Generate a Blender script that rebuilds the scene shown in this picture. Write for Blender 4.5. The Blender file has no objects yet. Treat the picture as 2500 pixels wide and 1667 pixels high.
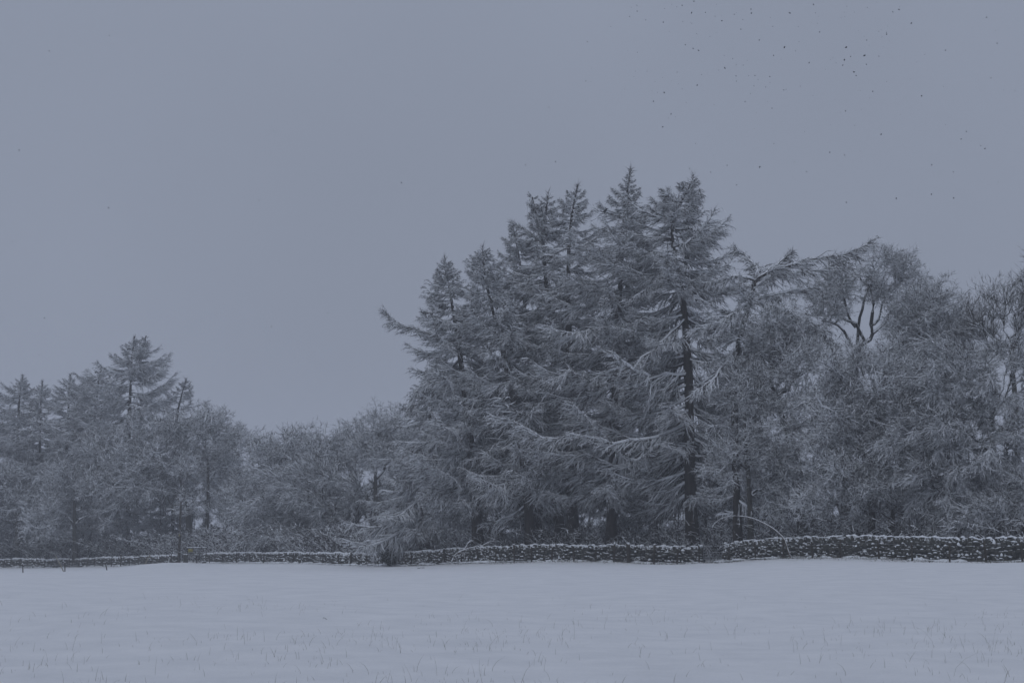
import bpy, math, random
import numpy as np
from mathutils import Vector

# ------------------------------------------------------------------ camera, sky, sun, exposure
scene = bpy.context.scene
COL = scene.collection
F = 2500 * 50.0 / 36.0            # focal length in photo pixels (50 mm, 2500 px wide photo)
PITCH = math.atan(467.0 / F)
CAM = np.array([0.0, 0.0, 1.6])

cam_d = bpy.data.cameras.new("camera")
cam_d.lens = 50.0
cam_d.sensor_width = 36.0
cam_d.clip_start = 0.05
cam_d.clip_end = 3000.0
cam = bpy.data.objects.new("camera", cam_d)
COL.objects.link(cam)
cam.location = CAM
cam.rotation_euler = (math.pi / 2 + PITCH, 0, 0)
scene.camera = cam

SUN_EL, SUN_AZ = math.radians(52), math.radians(205)      # veiled sun, high behind the camera
world = bpy.data.worlds.new("World")
scene.world = world
world.use_nodes = True
wn, wl = world.node_tree.nodes, world.node_tree.links
wn.clear()
out = wn.new("ShaderNodeOutputWorld")
bg = wn.new("ShaderNodeBackground")
sky = wn.new("ShaderNodeTexSky")
sky.sky_type = 'NISHITA'
sky.sun_disc = False
sky.sun_elevation = SUN_EL
sky.sun_rotation = SUN_AZ
sky.air_density = 2.0
sky.dust_density = 6.0
sc_ = wn.new("ShaderNodeVectorMath"); sc_.operation = 'SCALE'; sc_.inputs['Scale'].default_value = 0.012
wl.new(sky.outputs[0], sc_.inputs[0])
# the even snow cloud: a little brighter towards the zenith, faintly mottled
tc = wn.new("ShaderNodeTexCoord")
sx = wn.new("ShaderNodeSeparateXYZ"); wl.new(tc.outputs['Generated'], sx.inputs[0])
zz_ = wn.new("ShaderNodeMath"); zz_.operation = 'MULTIPLY'; wl.new(sx.outputs['Z'], zz_.inputs[0]); wl.new(sx.outputs['Z'], zz_.inputs[1])
nz = wn.new("ShaderNodeTexNoise"); nz.inputs['Scale'].default_value = 3.0; nz.inputs['Detail'].default_value = 2.0
wl.new(tc.outputs['Generated'], nz.inputs['Vector'])
ad = wn.new("ShaderNodeMath"); ad.operation = 'MULTIPLY_ADD'; ad.inputs[1].default_value = 0.55; ad.inputs[2].default_value = 0.91
wl.new(zz_.outputs[0], ad.inputs[0])
ad2 = wn.new("ShaderNodeMath"); ad2.operation = 'MULTIPLY_ADD'; ad2.inputs[1].default_value = 0.20
wl.new(nz.outputs['Fac'], ad2.inputs[0]); wl.new(ad.outputs[0], ad2.inputs[2])
cr = wn.new("ShaderNodeVectorMath"); cr.operation = 'SCALE'
cr.inputs[0].default_value = (0.247, 0.2795, 0.357)
wl.new(ad2.outputs[0], cr.inputs['Scale'])
mx = wn.new("ShaderNodeMix"); mx.data_type = 'RGBA'; mx.inputs[0].default_value = 0.93
wl.new(sc_.outputs[0], mx.inputs[6]); wl.new(cr.outputs[0], mx.inputs[7])
wl.new(mx.outputs[2], bg.inputs['Color'])
bg.inputs['Strength'].default_value = 1.0
wl.new(bg.outputs[0], out.inputs['Surface'])

sun_d = bpy.data.lights.new("sun", 'SUN')
sun_d.energy = 0.36
sun_d.angle = math.radians(60)
sun_d.color = (0.93, 0.97, 1.0)
sun = bpy.data.objects.new("sun", sun_d)
COL.objects.link(sun)
sun.rotation_euler = Vector((-math.sin(SUN_AZ) * math.cos(SUN_EL), -math.cos(SUN_AZ) * math.cos(SUN_EL), -math.sin(SUN_EL))).to_track_quat('-Z', 'Y').to_euler()

vs = scene.view_settings
vs.view_transform = 'Standard'; vs.look = 'None'; vs.exposure = 0.0; vs.gamma = 1.0
vs.use_curve_mapping = False
scene.cycles.max_bounces = 5
scene.cycles.diffuse_bounces = 3
scene.cycles.volume_bounces = 1
scene.cycles.use_denoising = True
scene.cycles.denoising_prefilter = 'ACCURATE'

rng = np.random.default_rng(7)
random.seed(7)

# ------------------------------------------------------------------ pixels and terrain
cP, sP = math.cos(PITCH), math.sin(PITCH)
def W(px, py, Y):
    """point at forward distance Y seen at photo pixel (px, py)"""
    cx = (px - 1250.0) / F; cy = (833.5 - py) / F
    d = np.array([cx, cP - cy * sP, sP + cy * cP])
    return CAM + d * (Y / d[1])
def WX(px, Y): return W(px, 1360, Y)[0]

US = [-900, -300, 0, 200, 400, 600, 800, 1000, 1200, 1400, 1700, 1900, 2200, 2500, 2800, 3400]
DS = [250, 218, 205, 195, 185, 168, 150, 130, 116, 110, 106, 98, 90, 84, 80, 78]
def Dw(u): return np.interp(u, US, DS)
RU = [0, 100, 200, 300, 400, 500, 600, 700, 800, 900, 950, 1050, 1150, 1300, 1400, 1500, 1600, 1700, 1800, 1900, 2000, 2150, 2250, 2400, 2500]
RV = [1385, 1384, 1383, 1381, 1378, 1375, 1374, 1373, 1375, 1378, 1380, 1377, 1374, 1370, 1369, 1370, 1372, 1373, 1368, 1363, 1362, 1363, 1366, 1367, 1367]
_ZU = np.linspace(-900, 3400, 130)
_ZW = np.array([W(1250, np.interp(u, RU, RV), Dw(u))[2] for u in _ZU])
_ZW = np.convolve(np.pad(_ZW, 2, mode='edge'), np.ones(5) / 5, mode='valid')
def sstep(t):
    t = np.clip(t, 0, 1); return t * t * (3 - 2 * t)
def vnoise(x, y, s, seed=0):
    """smooth value noise, vectorised"""
    x = np.asarray(x, float) * s + 31.7 * seed; y = np.asarray(y, float) * s + 11.3 * seed
    xi, yi = np.floor(x), np.floor(y)
    fx, fy = sstep(x - xi), sstep(y - yi)
    def h(a, b):
        v = np.sin(a * 127.1 + b * 311.7 + seed * 74.7) * 43758.5453
        return v - np.floor(v)
    return (h(xi, yi) * (1 - fx) * (1 - fy) + h(xi + 1, yi) * fx * (1 - fy) + h(xi, yi + 1) * (1 - fx) * fy + h(xi + 1, yi + 1) * fx * fy) * 2 - 1
def gz(x, y):
    x = np.asarray(x, float); y = np.asarray(y, float)
    ys = np.maximum(y, 4.0)
    u = np.clip(1250 + F * x / ys, -900, 3400)
    D = Dw(u)
    zw = np.interp(u, _ZU, _ZW)
    z = zw * sstep((y - 25) / (D - 25)) + np.clip((y - D) / 60, 0, 1) * 0.8
    # banked snow beside the gateway on the far side of the field
    z = z + 0.55 * np.exp(-(((x - WX(392, 166)) / 4.5) ** 2 + ((y - 166) / 6.0) ** 2))
    # a shallow hollow along the foot of the wall
    z = z - 0.10 * np.exp(-((y - D + 4.0) / 2.0) ** 2) * (y > 30)
    z = z + 0.10 * vnoise(x, y, 0.09, 1) * sstep((y - 10) / 20) + 0.045 * vnoise(x, y, 0.45, 2) + 0.018 * vnoise(x, y, 1.6, 3)
    return z
def ground(px, Y):
    x = WX(px, Y); return np.array([x, Y, float(gz(x, Y))])

# ------------------------------------------------------------------ materials
def new_mat(name):
    m = bpy.data.materials.new(name); m.use_nodes = True
    nt = m.node_tree; b = nt.nodes['Principled BSDF']
    b.inputs['Roughness'].default_value = 0.9
    b.inputs['Specular IOR Level'].default_value = 0.15
    return m, nt, b
SNOW = (0.84, 0.86, 0.89, 1)
def snowy(name, c1, c2, th=0.25, soft=0.12, nscale=5.0, namp=0.5, tex=8.0, stretch=1.0, bump=0.0):
    """a surface with fresh snow lying on whatever faces up"""
    m, nt, b = new_mat(name); N, L = nt.nodes, nt.links
    tcx = N.new("ShaderNodeTexCoord"); geo = N.new("ShaderNodeNewGeometry")
    sep = N.new("ShaderNodeSeparateXYZ"); L.new(geo.outputs['True Normal' if bump == 0 else 'Normal'], sep.inputs[0])
    n1 = N.new("ShaderNodeTexNoise"); n1.inputs['Scale'].default_value = nscale; n1.inputs['Detail'].default_value = 3
    L.new(tcx.outputs['Object'], n1.inputs['Vector'])
    ma = N.new("ShaderNodeMath"); ma.operation = 'MULTIPLY_ADD'; ma.inputs[1].default_value = namp
    L.new(n1.outputs['Fac'], ma.inputs[0]); L.new(sep.outputs['Z'], ma.inputs[2])
    mp = N.new("ShaderNodeMapRange"); mp.interpolation_type = 'SMOOTHSTEP'
    mp.inputs['From Min'].default_value = th + namp * 0.5 - soft; mp.inputs['From Max'].default_value = th + namp * 0.5 + soft
    L.new(ma.outputs[0], mp.inputs['Value'])
    mpp = N.new("ShaderNodeMapping"); mpp.inputs['Scale'].default_value = (1, 1, stretch)
    L.new(tcx.outputs['Object'], mpp.inputs['Vector'])
    n2 = N.new("ShaderNodeTexNoise"); n2.inputs['Scale'].default_value = tex; n2.inputs['Detail'].default_value = 5
    L.new(mpp.outputs[0], n2.inputs['Vector'])
    bc = N.new("ShaderNodeMix"); bc.data_type = 'RGBA'
    bc.inputs[6].default_value = (*c1, 1); bc.inputs[7].default_value = (*c2, 1)
    mr2 = N.new("ShaderNodeMapRange"); mr2.inputs['From Min'].default_value = 0.3; mr2.inputs['From Max'].default_value = 0.7
    L.new(n2.outputs['Fac'], mr2.inputs['Value']); L.new(mr2.outputs[0], bc.inputs[0])
    fm = N.new("ShaderNodeMix"); fm.data_type = 'RGBA'; fm.inputs[7].default_value = SNOW
    L.new(mp.outputs[0], fm.inputs[0]); L.new(bc.outputs[2], fm.inputs[6])
    L.new(fm.outputs[2], b.inputs['Base Color'])
    if bump:
        bp = N.new("ShaderNodeBump"); bp.inputs['Strength'].default_value = bump; bp.inputs['Distance'].default_value = 0.06
        L.new(n2.outputs['Fac'], bp.inputs['Height']); L.new(bp.outputs[0], b.inputs['Normal'])
    return m
M = {}
M['larch_twig'] = snowy('larch_twig', (0.022, 0.019, 0.017), (0.046, 0.038, 0.032), th=0.26, nscale=0.9, namp=0.5)
M['larch_bark'] = snowy('larch_bark', (0.022, 0.019, 0.017), (0.055, 0.046, 0.038), th=0.55, nscale=2.0, tex=5, stretch=0.25, bump=0.8)
M['oak_twig'] = snowy('oak_twig', (0.024, 0.022, 0.019), (0.046, 0.042, 0.035), th=0.24, nscale=0.9, namp=0.5)
M['bare_twig'] = snowy('bare_twig', (0.045, 0.042, 0.038), (0.075, 0.068, 0.058), th=0.15, nscale=0.9, namp=0.4)
M['oak_bark'] = snowy('oak_bark', (0.035, 0.034, 0.030), (0.080, 0.075, 0.062), th=0.42, nscale=2.0, tex=6, stretch=0.3, bump=0.7)
M['wood_mass'] = snowy('wood_mass', (0.022, 0.020, 0.018), (0.045, 0.039, 0.033), th=0.22, nscale=0.8, namp=0.5)
M['stone'] = snowy('stone', (0.035, 0.035, 0.031), (0.100, 0.098, 0.085), th=0.50, nscale=4.0, namp=0.7, tex=7)
M['rubble'] = snowy('rubble', (0.020, 0.020, 0.019), (0.045, 0.044, 0.040), th=0.6)
M['post'] = snowy('post', (0.032, 0.028, 0.023), (0.070, 0.060, 0.048), th=0.6, tex=9, stretch=0.15, bump=0.3)
M['pale_post'] = snowy('pale_post', (0.20, 0.18, 0.14), (0.30, 0.28, 0.22), th=0.5, tex=9, stretch=0.2)
M['metal'] = snowy('metal', (0.10, 0.105, 0.11), (0.17, 0.175, 0.18), th=0.5)
M['wire'] = snowy('wire', (0.08, 0.08, 0.085), (0.13, 0.13, 0.135), th=0.6)
M['sapling'] = snowy('sapling', (0.07, 0.06, 0.05), (0.12, 0.10, 0.08), th=0.12, namp=0.9, nscale=3.0)
M['ivy'] = snowy('ivy', (0.016, 0.024, 0.012), (0.035, 0.045, 0.022), th=0.55, namp=0.5)
M['grass'] = snowy('grass', (0.13, 0.125, 0.095), (0.24, 0.22, 0.16), th=0.85)
M['verge'] = snowy('verge', (0.07, 0.065, 0.045), (0.13, 0.12, 0.08), th=0.55, nscale=2.0)
M['feather'] = snowy('feather', (0.012, 0.012, 0.014), (0.022, 0.022, 0.026), th=3.0)
M['yellow'] = snowy('yellow', (0.30, 0.26, 0.08), (0.36, 0.31, 0.10), th=3.0)
M['backlit_flake'] = snowy('backlit_flake', (0.15, 0.16, 0.17), (0.22, 0.23, 0.24), th=3.0)  # backlit shade painted into the flakes as dark grey; real flakes are far paler
m, nt, b = new_mat('loose_snow')
b.inputs['Base Color'].default_value = SNOW
M['snow'] = m

m, nt, b = new_mat('field_snow'); N, L = nt.nodes, nt.links
tcx = N.new("ShaderNodeTexCoord")
n1 = N.new("ShaderNodeTexNoise"); n1.inputs['Scale'].default_value = 0.9; n1.inputs['Detail'].default_value = 8; n1.inputs['Roughness'].default_value = 0.65
L.new(tcx.outputs['Object'], n1.inputs['Vector'])
n2 = N.new("ShaderNodeTexNoise"); n2.inputs['Scale'].default_value = 9.0; n2.inputs['Detail'].default_value = 6; n2.inputs['Roughness'].default_value = 0.7
L.new(tcx.outputs['Object'], n2.inputs['Vector'])
mr3 = N.new("ShaderNodeMapRange"); mr3.inputs['From Min'].default_value = 0.35; mr3.inputs['From Max'].default_value = 0.66
L.new(n1.outputs['Fac'], mr3.inputs['Value'])
mc = N.new("ShaderNodeMix"); mc.data_type = 'RGBA'
mc.inputs[6].default_value = (0.76, 0.77, 0.79, 1); mc.inputs[7].default_value = (0.85, 0.855, 0.87, 1)
L.new(mr3.outputs[0], mc.inputs[0]); L.new(mc.outputs[2], b.inputs['Base Color'])
bp = N.new("ShaderNodeBump"); bp.inputs['Strength'].default_value = 0.6; bp.inputs['Distance'].default_value = 0.05
L.new(n2.outputs['Fac'], bp.inputs['Height']); L.new(bp.outputs[0], b.inputs['Normal'])
M['field'] = m

# ------------------------------------------------------------------ mesh collecting
class Geo:
    def __init__(s): s.v = []; s.f3 = []; s.f4 = []; s.n = 0
    def add(s, v, f3=None, f4=None):
        v = np.asarray(v, np.float32).reshape(-1, 3)
        if f3 is not None and len(f3): s.f3.append(np.asarray(f3, np.int64).reshape(-1, 3) + s.n)
        if f4 is not None and len(f4): s.f4.append(np.asarray(f4, np.int64).reshape(-1, 4) + s.n)
        s.v.append(v); s.n += len(v)
    def tubes(s, P, R, sides=4, tip=True):
        """P (N,M,3) paths, R (N,M) radii; tapered tubes, the last ring shrunk to a point when tip"""
        P = np.asarray(P, float); R = np.asarray(R, float)
        N_, M_ = P.shape[:2]
        if N_ == 0: return
        T = np.gradient(P, axis=1)
        T /= np.linalg.norm(T, axis=2, keepdims=True) + 1e-9
        ref = np.where(np.abs(T[:, :1, 2:3]) > 0.9, np.array([1.0, 0, 0]), np.array([0, 0, 1.0]))
        ref = np.repeat(ref, M_, axis=1)
        A = np.cross(T, ref); A /= np.linalg.norm(A, axis=2, keepdims=True) + 1e-9
        B = np.cross(T, A)
        roll = rng.uniform(0, 2 * math.pi, (N_, 1, 1))
        rings = M_ - 1 if tip else M_
        ang = (np.arange(sides) * 2 * math.pi / sides)[None, None, :] + roll
        ca, sa = np.cos(ang)[..., None], np.sin(ang)[..., None]
        V = P[:, :rings, None, :] + R[:, :rings, None, None] * (A[:, :rings, None, :] * ca + B[:, :rings, None, :] * sa)
        nv = rings * sides + (1 if tip else 0)
        V = V.reshape(N_, rings * sides, 3)
        if tip: V = np.concatenate([V, P[:, -1:, :]], axis=1)
        off = (np.arange(N_) * nv)[:, None, None]
        q = []; t3 = []
        for i in range(rings - 1):
            for k in range(sides):
                k2 = (k + 1) % sides
                q.append((i * sides + k, i * sides + k2, (i + 1) * sides + k2, (i + 1) * sides + k))
        if tip:
            i = rings - 1
            for k in range(sides): t3.append((i * sides + k, i * sides + (k + 1) % sides, nv - 1))
        f4 = (np.array(q, np.int64)[None] + off).reshape(-1, 4) if q else None
        f3 = (np.array(t3, np.int64)[None] + off).reshape(-1, 3) if t3 else None
        s.add(V.reshape(-1, 3), f3, f4)
    def cones(s, A, B, r):
        """the finest straight twigs, each a sliver from base A to tip B"""
        T = unit(B - A)
        K = unit(np.cross(T, unit(rng.standard_normal(A.shape)))) * r[:, None]
        V = np.stack([A - K, A + K, B], axis=1).reshape(-1, 3)
        s.add(V, f3=np.arange(len(V)).reshape(-1, 3))
    def mesh(s, name):
        me = bpy.data.meshes.new(name)
        v = np.concatenate(s.v) if s.v else np.zeros((0, 3), np.float32)
        f3 = np.concatenate(s.f3) if s.f3 else np.zeros((0, 3), np.int64)
        f4 = np.concatenate(s.f4) if s.f4 else np.zeros((0, 4), np.int64)
        me.vertices.add(len(v)); me.vertices.foreach_set('co', v.ravel())
        nl = len(f3) * 3 + len(f4) * 4
        me.loops.add(nl)
        me.loops.foreach_set('vertex_index', np.concatenate([f3.ravel(), f4.ravel()]).astype(np.int32))
        npoly = len(f3) + len(f4)
        me.polygons.add(npoly)
        st = np.concatenate([np.arange(len(f3)) * 3, len(f3) * 3 + np.arange(len(f4)) * 4]).astype(np.int32)
        me.polygons.foreach_set('loop_start', st)
        me.update(calc_edges=True)
        global TRIS
        TRIS += len(f3) + 2 * len(f4)
        return me
TRIS = 0
def link(name, me, mat, parent=None, smooth=False, origin=None):
    if mat is not None and len(me.materials) == 0: me.materials.append(mat)
    if smooth: me.polygons.foreach_set('use_smooth', np.ones(len(me.polygons), bool))
    o = bpy.data.objects.new(name, me); COL.objects.link(o)
    if parent is not None: o.parent = parent
    return o
def tag(o, label, cat, group=None, kind=None):
    o['label'] = label
    if cat: o['category'] = cat
    if group: o['group'] = group
    if kind: o['kind'] = kind
    return o
def thing(name, label, cat, loc, group=None):
    o = bpy.data.objects.new(name, None); COL.objects.link(o)
    o.empty_display_size = 0.3
    o.location = [float(c) for c in loc]
    return tag(o, label, cat, group)
def part(name, geo, mat, parent, smooth=False):
    """geometry given in world space, made relative to its thing's base"""
    off = np.array(parent.location, np.float32)
    geo.v = [v - off for v in geo.v]
    return link(name, geo.mesh(name), mat, parent, smooth)
def box(g, c, sx, sy, sz, rz=0.0, tilt=(0, 0)):
    """box on its base centre c; tilt leans the top by (dx, dy)"""
    s = np.array([[-1, -1, 0], [1, -1, 0], [1, 1, 0], [-1, 1, 0], [-1, -1, 1], [1, -1, 1], [1, 1, 1], [-1, 1, 1]], float)
    v = s * [sx / 2, sy / 2, sz]
    ca, sa = math.cos(rz), math.sin(rz)
    v = np.stack([v[:, 0] * ca - v[:, 1] * sa + s[:, 2] * tilt[0], v[:, 0] * sa + v[:, 1] * ca + s[:, 2] * tilt[1], v[:, 2]], axis=1) + np.asarray(c)
    g.add(v, f4=[(0, 3, 2, 1), (4, 5, 6, 7), (0, 1, 5, 4), (1, 2, 6, 5), (2, 3, 7, 6), (3, 0, 4, 7)])
def unit(v): return v / (np.linalg.norm(v, axis=-1, keepdims=True) + 1e-9)
def on_path(P, idx, t):
    """points and tangents on paths P (N,M,3) at parameter t"""
    M_ = P.shape[1]
    f = np.clip(t, 0, 0.9999) * (M_ - 1); i = f.astype(int); w = (f - i)[:, None]
    a, b_ = P[idx, i], P[idx, i + 1]
    return a * (1 - w) + b_ * w, unit(b_ - a)

# ------------------------------------------------------------------ the ground
az_view = np.radians(np.linspace(-24, 24, 180))
az_rest = np.radians(np.linspace(24, 336, 56))[1:-1]
az = np.concatenate([az_view, az_rest])
rad = np.concatenate([np.linspace(1.0, 12, 12), np.geomspace(12.5, 60, 60), np.linspace(61, 240, 90), np.geomspace(245, 700, 22)])
AA, RR = np.meshgrid(az, rad)
gx, gy = RR * np.sin(AA), RR * np.cos(AA)
gv = np.stack([gx, gy, gz(gx, gy)], axis=2)
na, nr = len(az), len(rad)
ii, jj = np.meshgrid(np.arange(nr - 1), np.arange(na), indexing='ij')
q = np.stack([ii * na + jj, (ii + 1) * na + jj, (ii + 1) * na + (jj + 1) % na, ii * na + (jj + 1) % na], axis=2).reshape(-1, 4)[:, ::-1]
g = Geo(); g.add(gv.reshape(-1, 3), f4=q)
c0 = len(gv.reshape(-1, 3))
g.add([[0, 0, float(gz(0, 0))]])
g.f3.append(np.stack([np.full(na, c0), (np.arange(na) + 1) % na, np.arange(na)], axis=1))
o = link('ground', g.mesh('ground'), M['field'], smooth=True)
o['kind'] = 'structure'; o['label'] = 'snow-covered field running up to the stone walls'

# ------------------------------------------------------------------ trees
def trunk_geo(g, pts, Y, sides=10, flare=True, dy=None, n=26):
    """pts: (px, py, width px) from top to foot; returns the path top to foot"""
    p = np.array(pts, float)
    P = np.array([W(a, b_, Y) for a, b_, _ in p])
    r = p[:, 2] * Y / F / 2
    t = np.linspace(0, 1, len(P)); tt = np.linspace(0, 1, n)
    Q = np.stack([np.interp(tt, t, P[:, k]) for k in range(3)], axis=1)
    k = np.array([1, 2, 3, 2, 1], float); k /= k.sum()
    for c in range(2):
        Q[:, c] = np.convolve(np.pad(Q[:, c], 2, mode='edge'), k, mode='valid')
    R = np.interp(tt, t, r)
    Q[:, 1] += 0.25 * np.sin(tt * 5 + Y)
    foot = float(gz(Q[-1, 0], Q[-1, 1])) - 0.15
    Q[-1, 2] = foot
    if flare: R[-1] *= 1.35; R[-2] *= 1.12
    Q = Q[::-1]; R = R[::-1]
    R = R * (1 + 0.06 * rng.standard_normal(len(R)))
    g.tubes(Q[None], R[None], sides, True)
    return Q[::-1], R[::-1]

def twigs_on(g, P, n, lo, hi, r, fwd=0.6, side=0.8, up=0.0, tmin=0.1, curl=True):
    """n straight twigs spread over the paths P, weighted by path length"""
    Ls = np.linalg.norm(np.diff(P, axis=1), axis=2).sum(1)
    idx = rng.choice(len(P), n, p=Ls / Ls.sum())
    t = rng.uniform(tmin, 1, n)
    a, T = on_path(P, idx, t)
    d = unit(T * fwd + side * unit(rng.standard_normal((n, 3))) + np.array([0, 0, up]))
    ln = rng.uniform(lo, hi, n)[:, None]
    rr = r * rng.uniform(0.7, 1.3, n)
    g.cones(a, a + d * ln, rr)
    return a, d, ln

def lay_snow(g, P, R, frac=1.0, sides=3, base=0.012, k=0.75):
    """ridges of snow lying along branches, thinner where they stand steep"""
    P = np.asarray(P, float).copy(); R = np.broadcast_to(np.asarray(R, float), P.shape[:2])
    if frac < 1:
        m_ = rng.uniform(0, 1, len(P)) < frac
        P, R = P[m_], R[m_]
    if len(P) == 0: return
    T = unit(np.gradient(P, axis=1))
    hz = np.sqrt(np.clip(1 - T[..., 2] ** 2, 0, 1))
    r = (R * k + base) * hz * rng.uniform(0.35, 1.35, R.shape)
    P[..., 2] += R * 0.75 + base * 0.4
    g.tubes(P, r, sides, True)

def two_mats(name, gt, gs, mt):
    """one mesh, wood in the first material and lying snow in the second"""
    n3, n4 = sum(len(f) for f in gt.f3), sum(len(f) for f in gt.f4)
    g = Geo()
    v1 = np.concatenate(gt.v); v2 = np.concatenate(gs.v)
    g.add(v1); off = g.n; g.add(v2)
    f3 = list(gt.f3) + [f + off for f in gs.f3]; f4 = list(gt.f4) + [f + off for f in gs.f4]
    g.f3, g.f4 = f3, f4
    m3, m4 = sum(len(f) for f in gs.f3), sum(len(f) for f in gs.f4)
    me = g.mesh(name)
    me.materials.append(mt); me.materials.append(M['snow'])
    mi = np.zeros(n3 + m3 + n4 + m4, np.int32)
    mi[n3:n3 + m3] = 1; mi[n3 + m3 + n4:] = 1
    me.polygons.foreach_set('material_index', mi)
    return me
def side_shoots(gt, gs, P, n2, lo, hi, droop, fine, tw, k=1.0, hi_t=0.6, snowy_=0.7):
    """second order shoots and the finest twigs along the paths P"""
    Lall = np.linalg.norm(np.diff(P, axis=1), axis=2).sum(1)
    idx = rng.choice(len(P), n2, p=Lall / Lall.sum())
    t = rng.uniform(0.08, 1.0, n2)
    A0, T0 = on_path(P, idx, t)
    sv = unit(np.cross(T0, np.array([0, 0, 1.0]))) * rng.choice([-1, 1], n2)[:, None]
    d = unit(0.85 * T0 + sv * rng.uniform(0.25, 0.95, (n2, 1)) + np.array([0, 0, 1.0]) * rng.normal(-0.10 * droop, 0.26, (n2, 1)))
    l2 = np.clip((0.10 + 0.30 * (1 - t) ** 0.8) * Lall[idx], lo, hi) * rng.uniform(0.55, 1.2, n2)
    tt = np.linspace(0, 1, 4)[None, :, None]
    S = A0[:, None, :] + d[:, None, :] * l2[:, None, None] * tt
    S[:, :, 2] += (-0.46 * droop * tt[..., 0] ** 2 + 0.26 * droop * tt[..., 0] ** 4) * l2[:, None]
    S[:, 1:] += rng.normal(0, 0.035, (n2, 3, 3)) * l2[:, None, None]
    Rs = (0.008 + 0.009 * l2)[:, None] * np.array([1.3, 1.0, 0.7, 0.2])[None]
    gt.tubes(S, Rs, 3, True)
    lay_snow(gs, S[:, ::3] * 0.5 + S[:, [0, 3]] * 0.5, Rs[:, ::3], snowy_ * 0.35, 3, 0.030 * k)
    lay_snow(gs, S[:, [0, 2, 3]], Rs[:, [0, 2, 3]], snowy_ * 0.85, 3, 0.031 * k)
    twigs_on(gt, S, int(fine * 0.62), 0.14, hi_t, tw, fwd=0.85, side=0.6, up=-0.42 * droop)
    twigs_on(gs, S, int(fine * 0.24), 0.12, hi_t * 0.85, tw * 0.95, fwd=1.0, side=0.55, up=0.0)
    twigs_on(gt, P, int(fine * 0.18), 0.15, hi_t, tw, fwd=0.8, side=0.7, up=-0.1)
    return S
def make_bough(L_, droop, k):
    """a drooping larch bough along +x: axis, side shoots, hanging twigs, snow along the top"""
    gt, gs = Geo(), Geo()
    t = np.linspace(0, 1, 9)
    dz = rng.uniform(0.7, 1.3)
    P = np.stack([L_ * t, L_ * 0.05 * np.sin(t * rng.uniform(2, 5) + rng.uniform(0, 6)) * t, L_ * droop * dz * (-0.30 * t + 0.33 * t ** 2.4)], 1)
    P[1:] += rng.normal(0, 0.010 * L_, (8, 3))
    Rb = (0.012 + 0.0105 * L_) * (1 - 0.86 * t)
    gt.tubes(P[None], Rb[None], 5, True)
    lay_snow(gs, P[None], Rb[None], 1.0, 4, 0.056)
    side_shoots(gt, gs, P[None], int(12 * L_ + 7), 0.2, 2.2, 1.0, int(300 * L_ ** 0.9), 0.0145, hi_t=0.26 + 0.06 * L_)
    return two_mats('bough', gt, gs, M['larch_twig'])
BOUGH = {L_: [make_bough(L_, 1.0 if L_ > 2 else 0.6, k) for k in range(5)] for L_ in (1.2, 2.4, 4.2, 6.4)}
BKEYS = np.array(sorted(BOUGH))
def hang(crown, me, name, base, root, yaw, pitch, roll, sc):
    o = bpy.data.objects.new(name, me); COL.objects.link(o); o.parent = crown
    o.location = [float(c) for c in (np.asarray(base) - np.array(root.location))]
    o.rotation_euler = (float(roll), float(-pitch), float(yaw))
    o.scale = [float(c) for c in sc] if hasattr(sc, '__len__') else (float(sc),) * 3
    return o
def crown_of(root):
    c = bpy.data.objects.new('crown', None); COL.objects.link(c); c.parent = root; c.empty_display_size = 0.3
    return c

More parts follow.
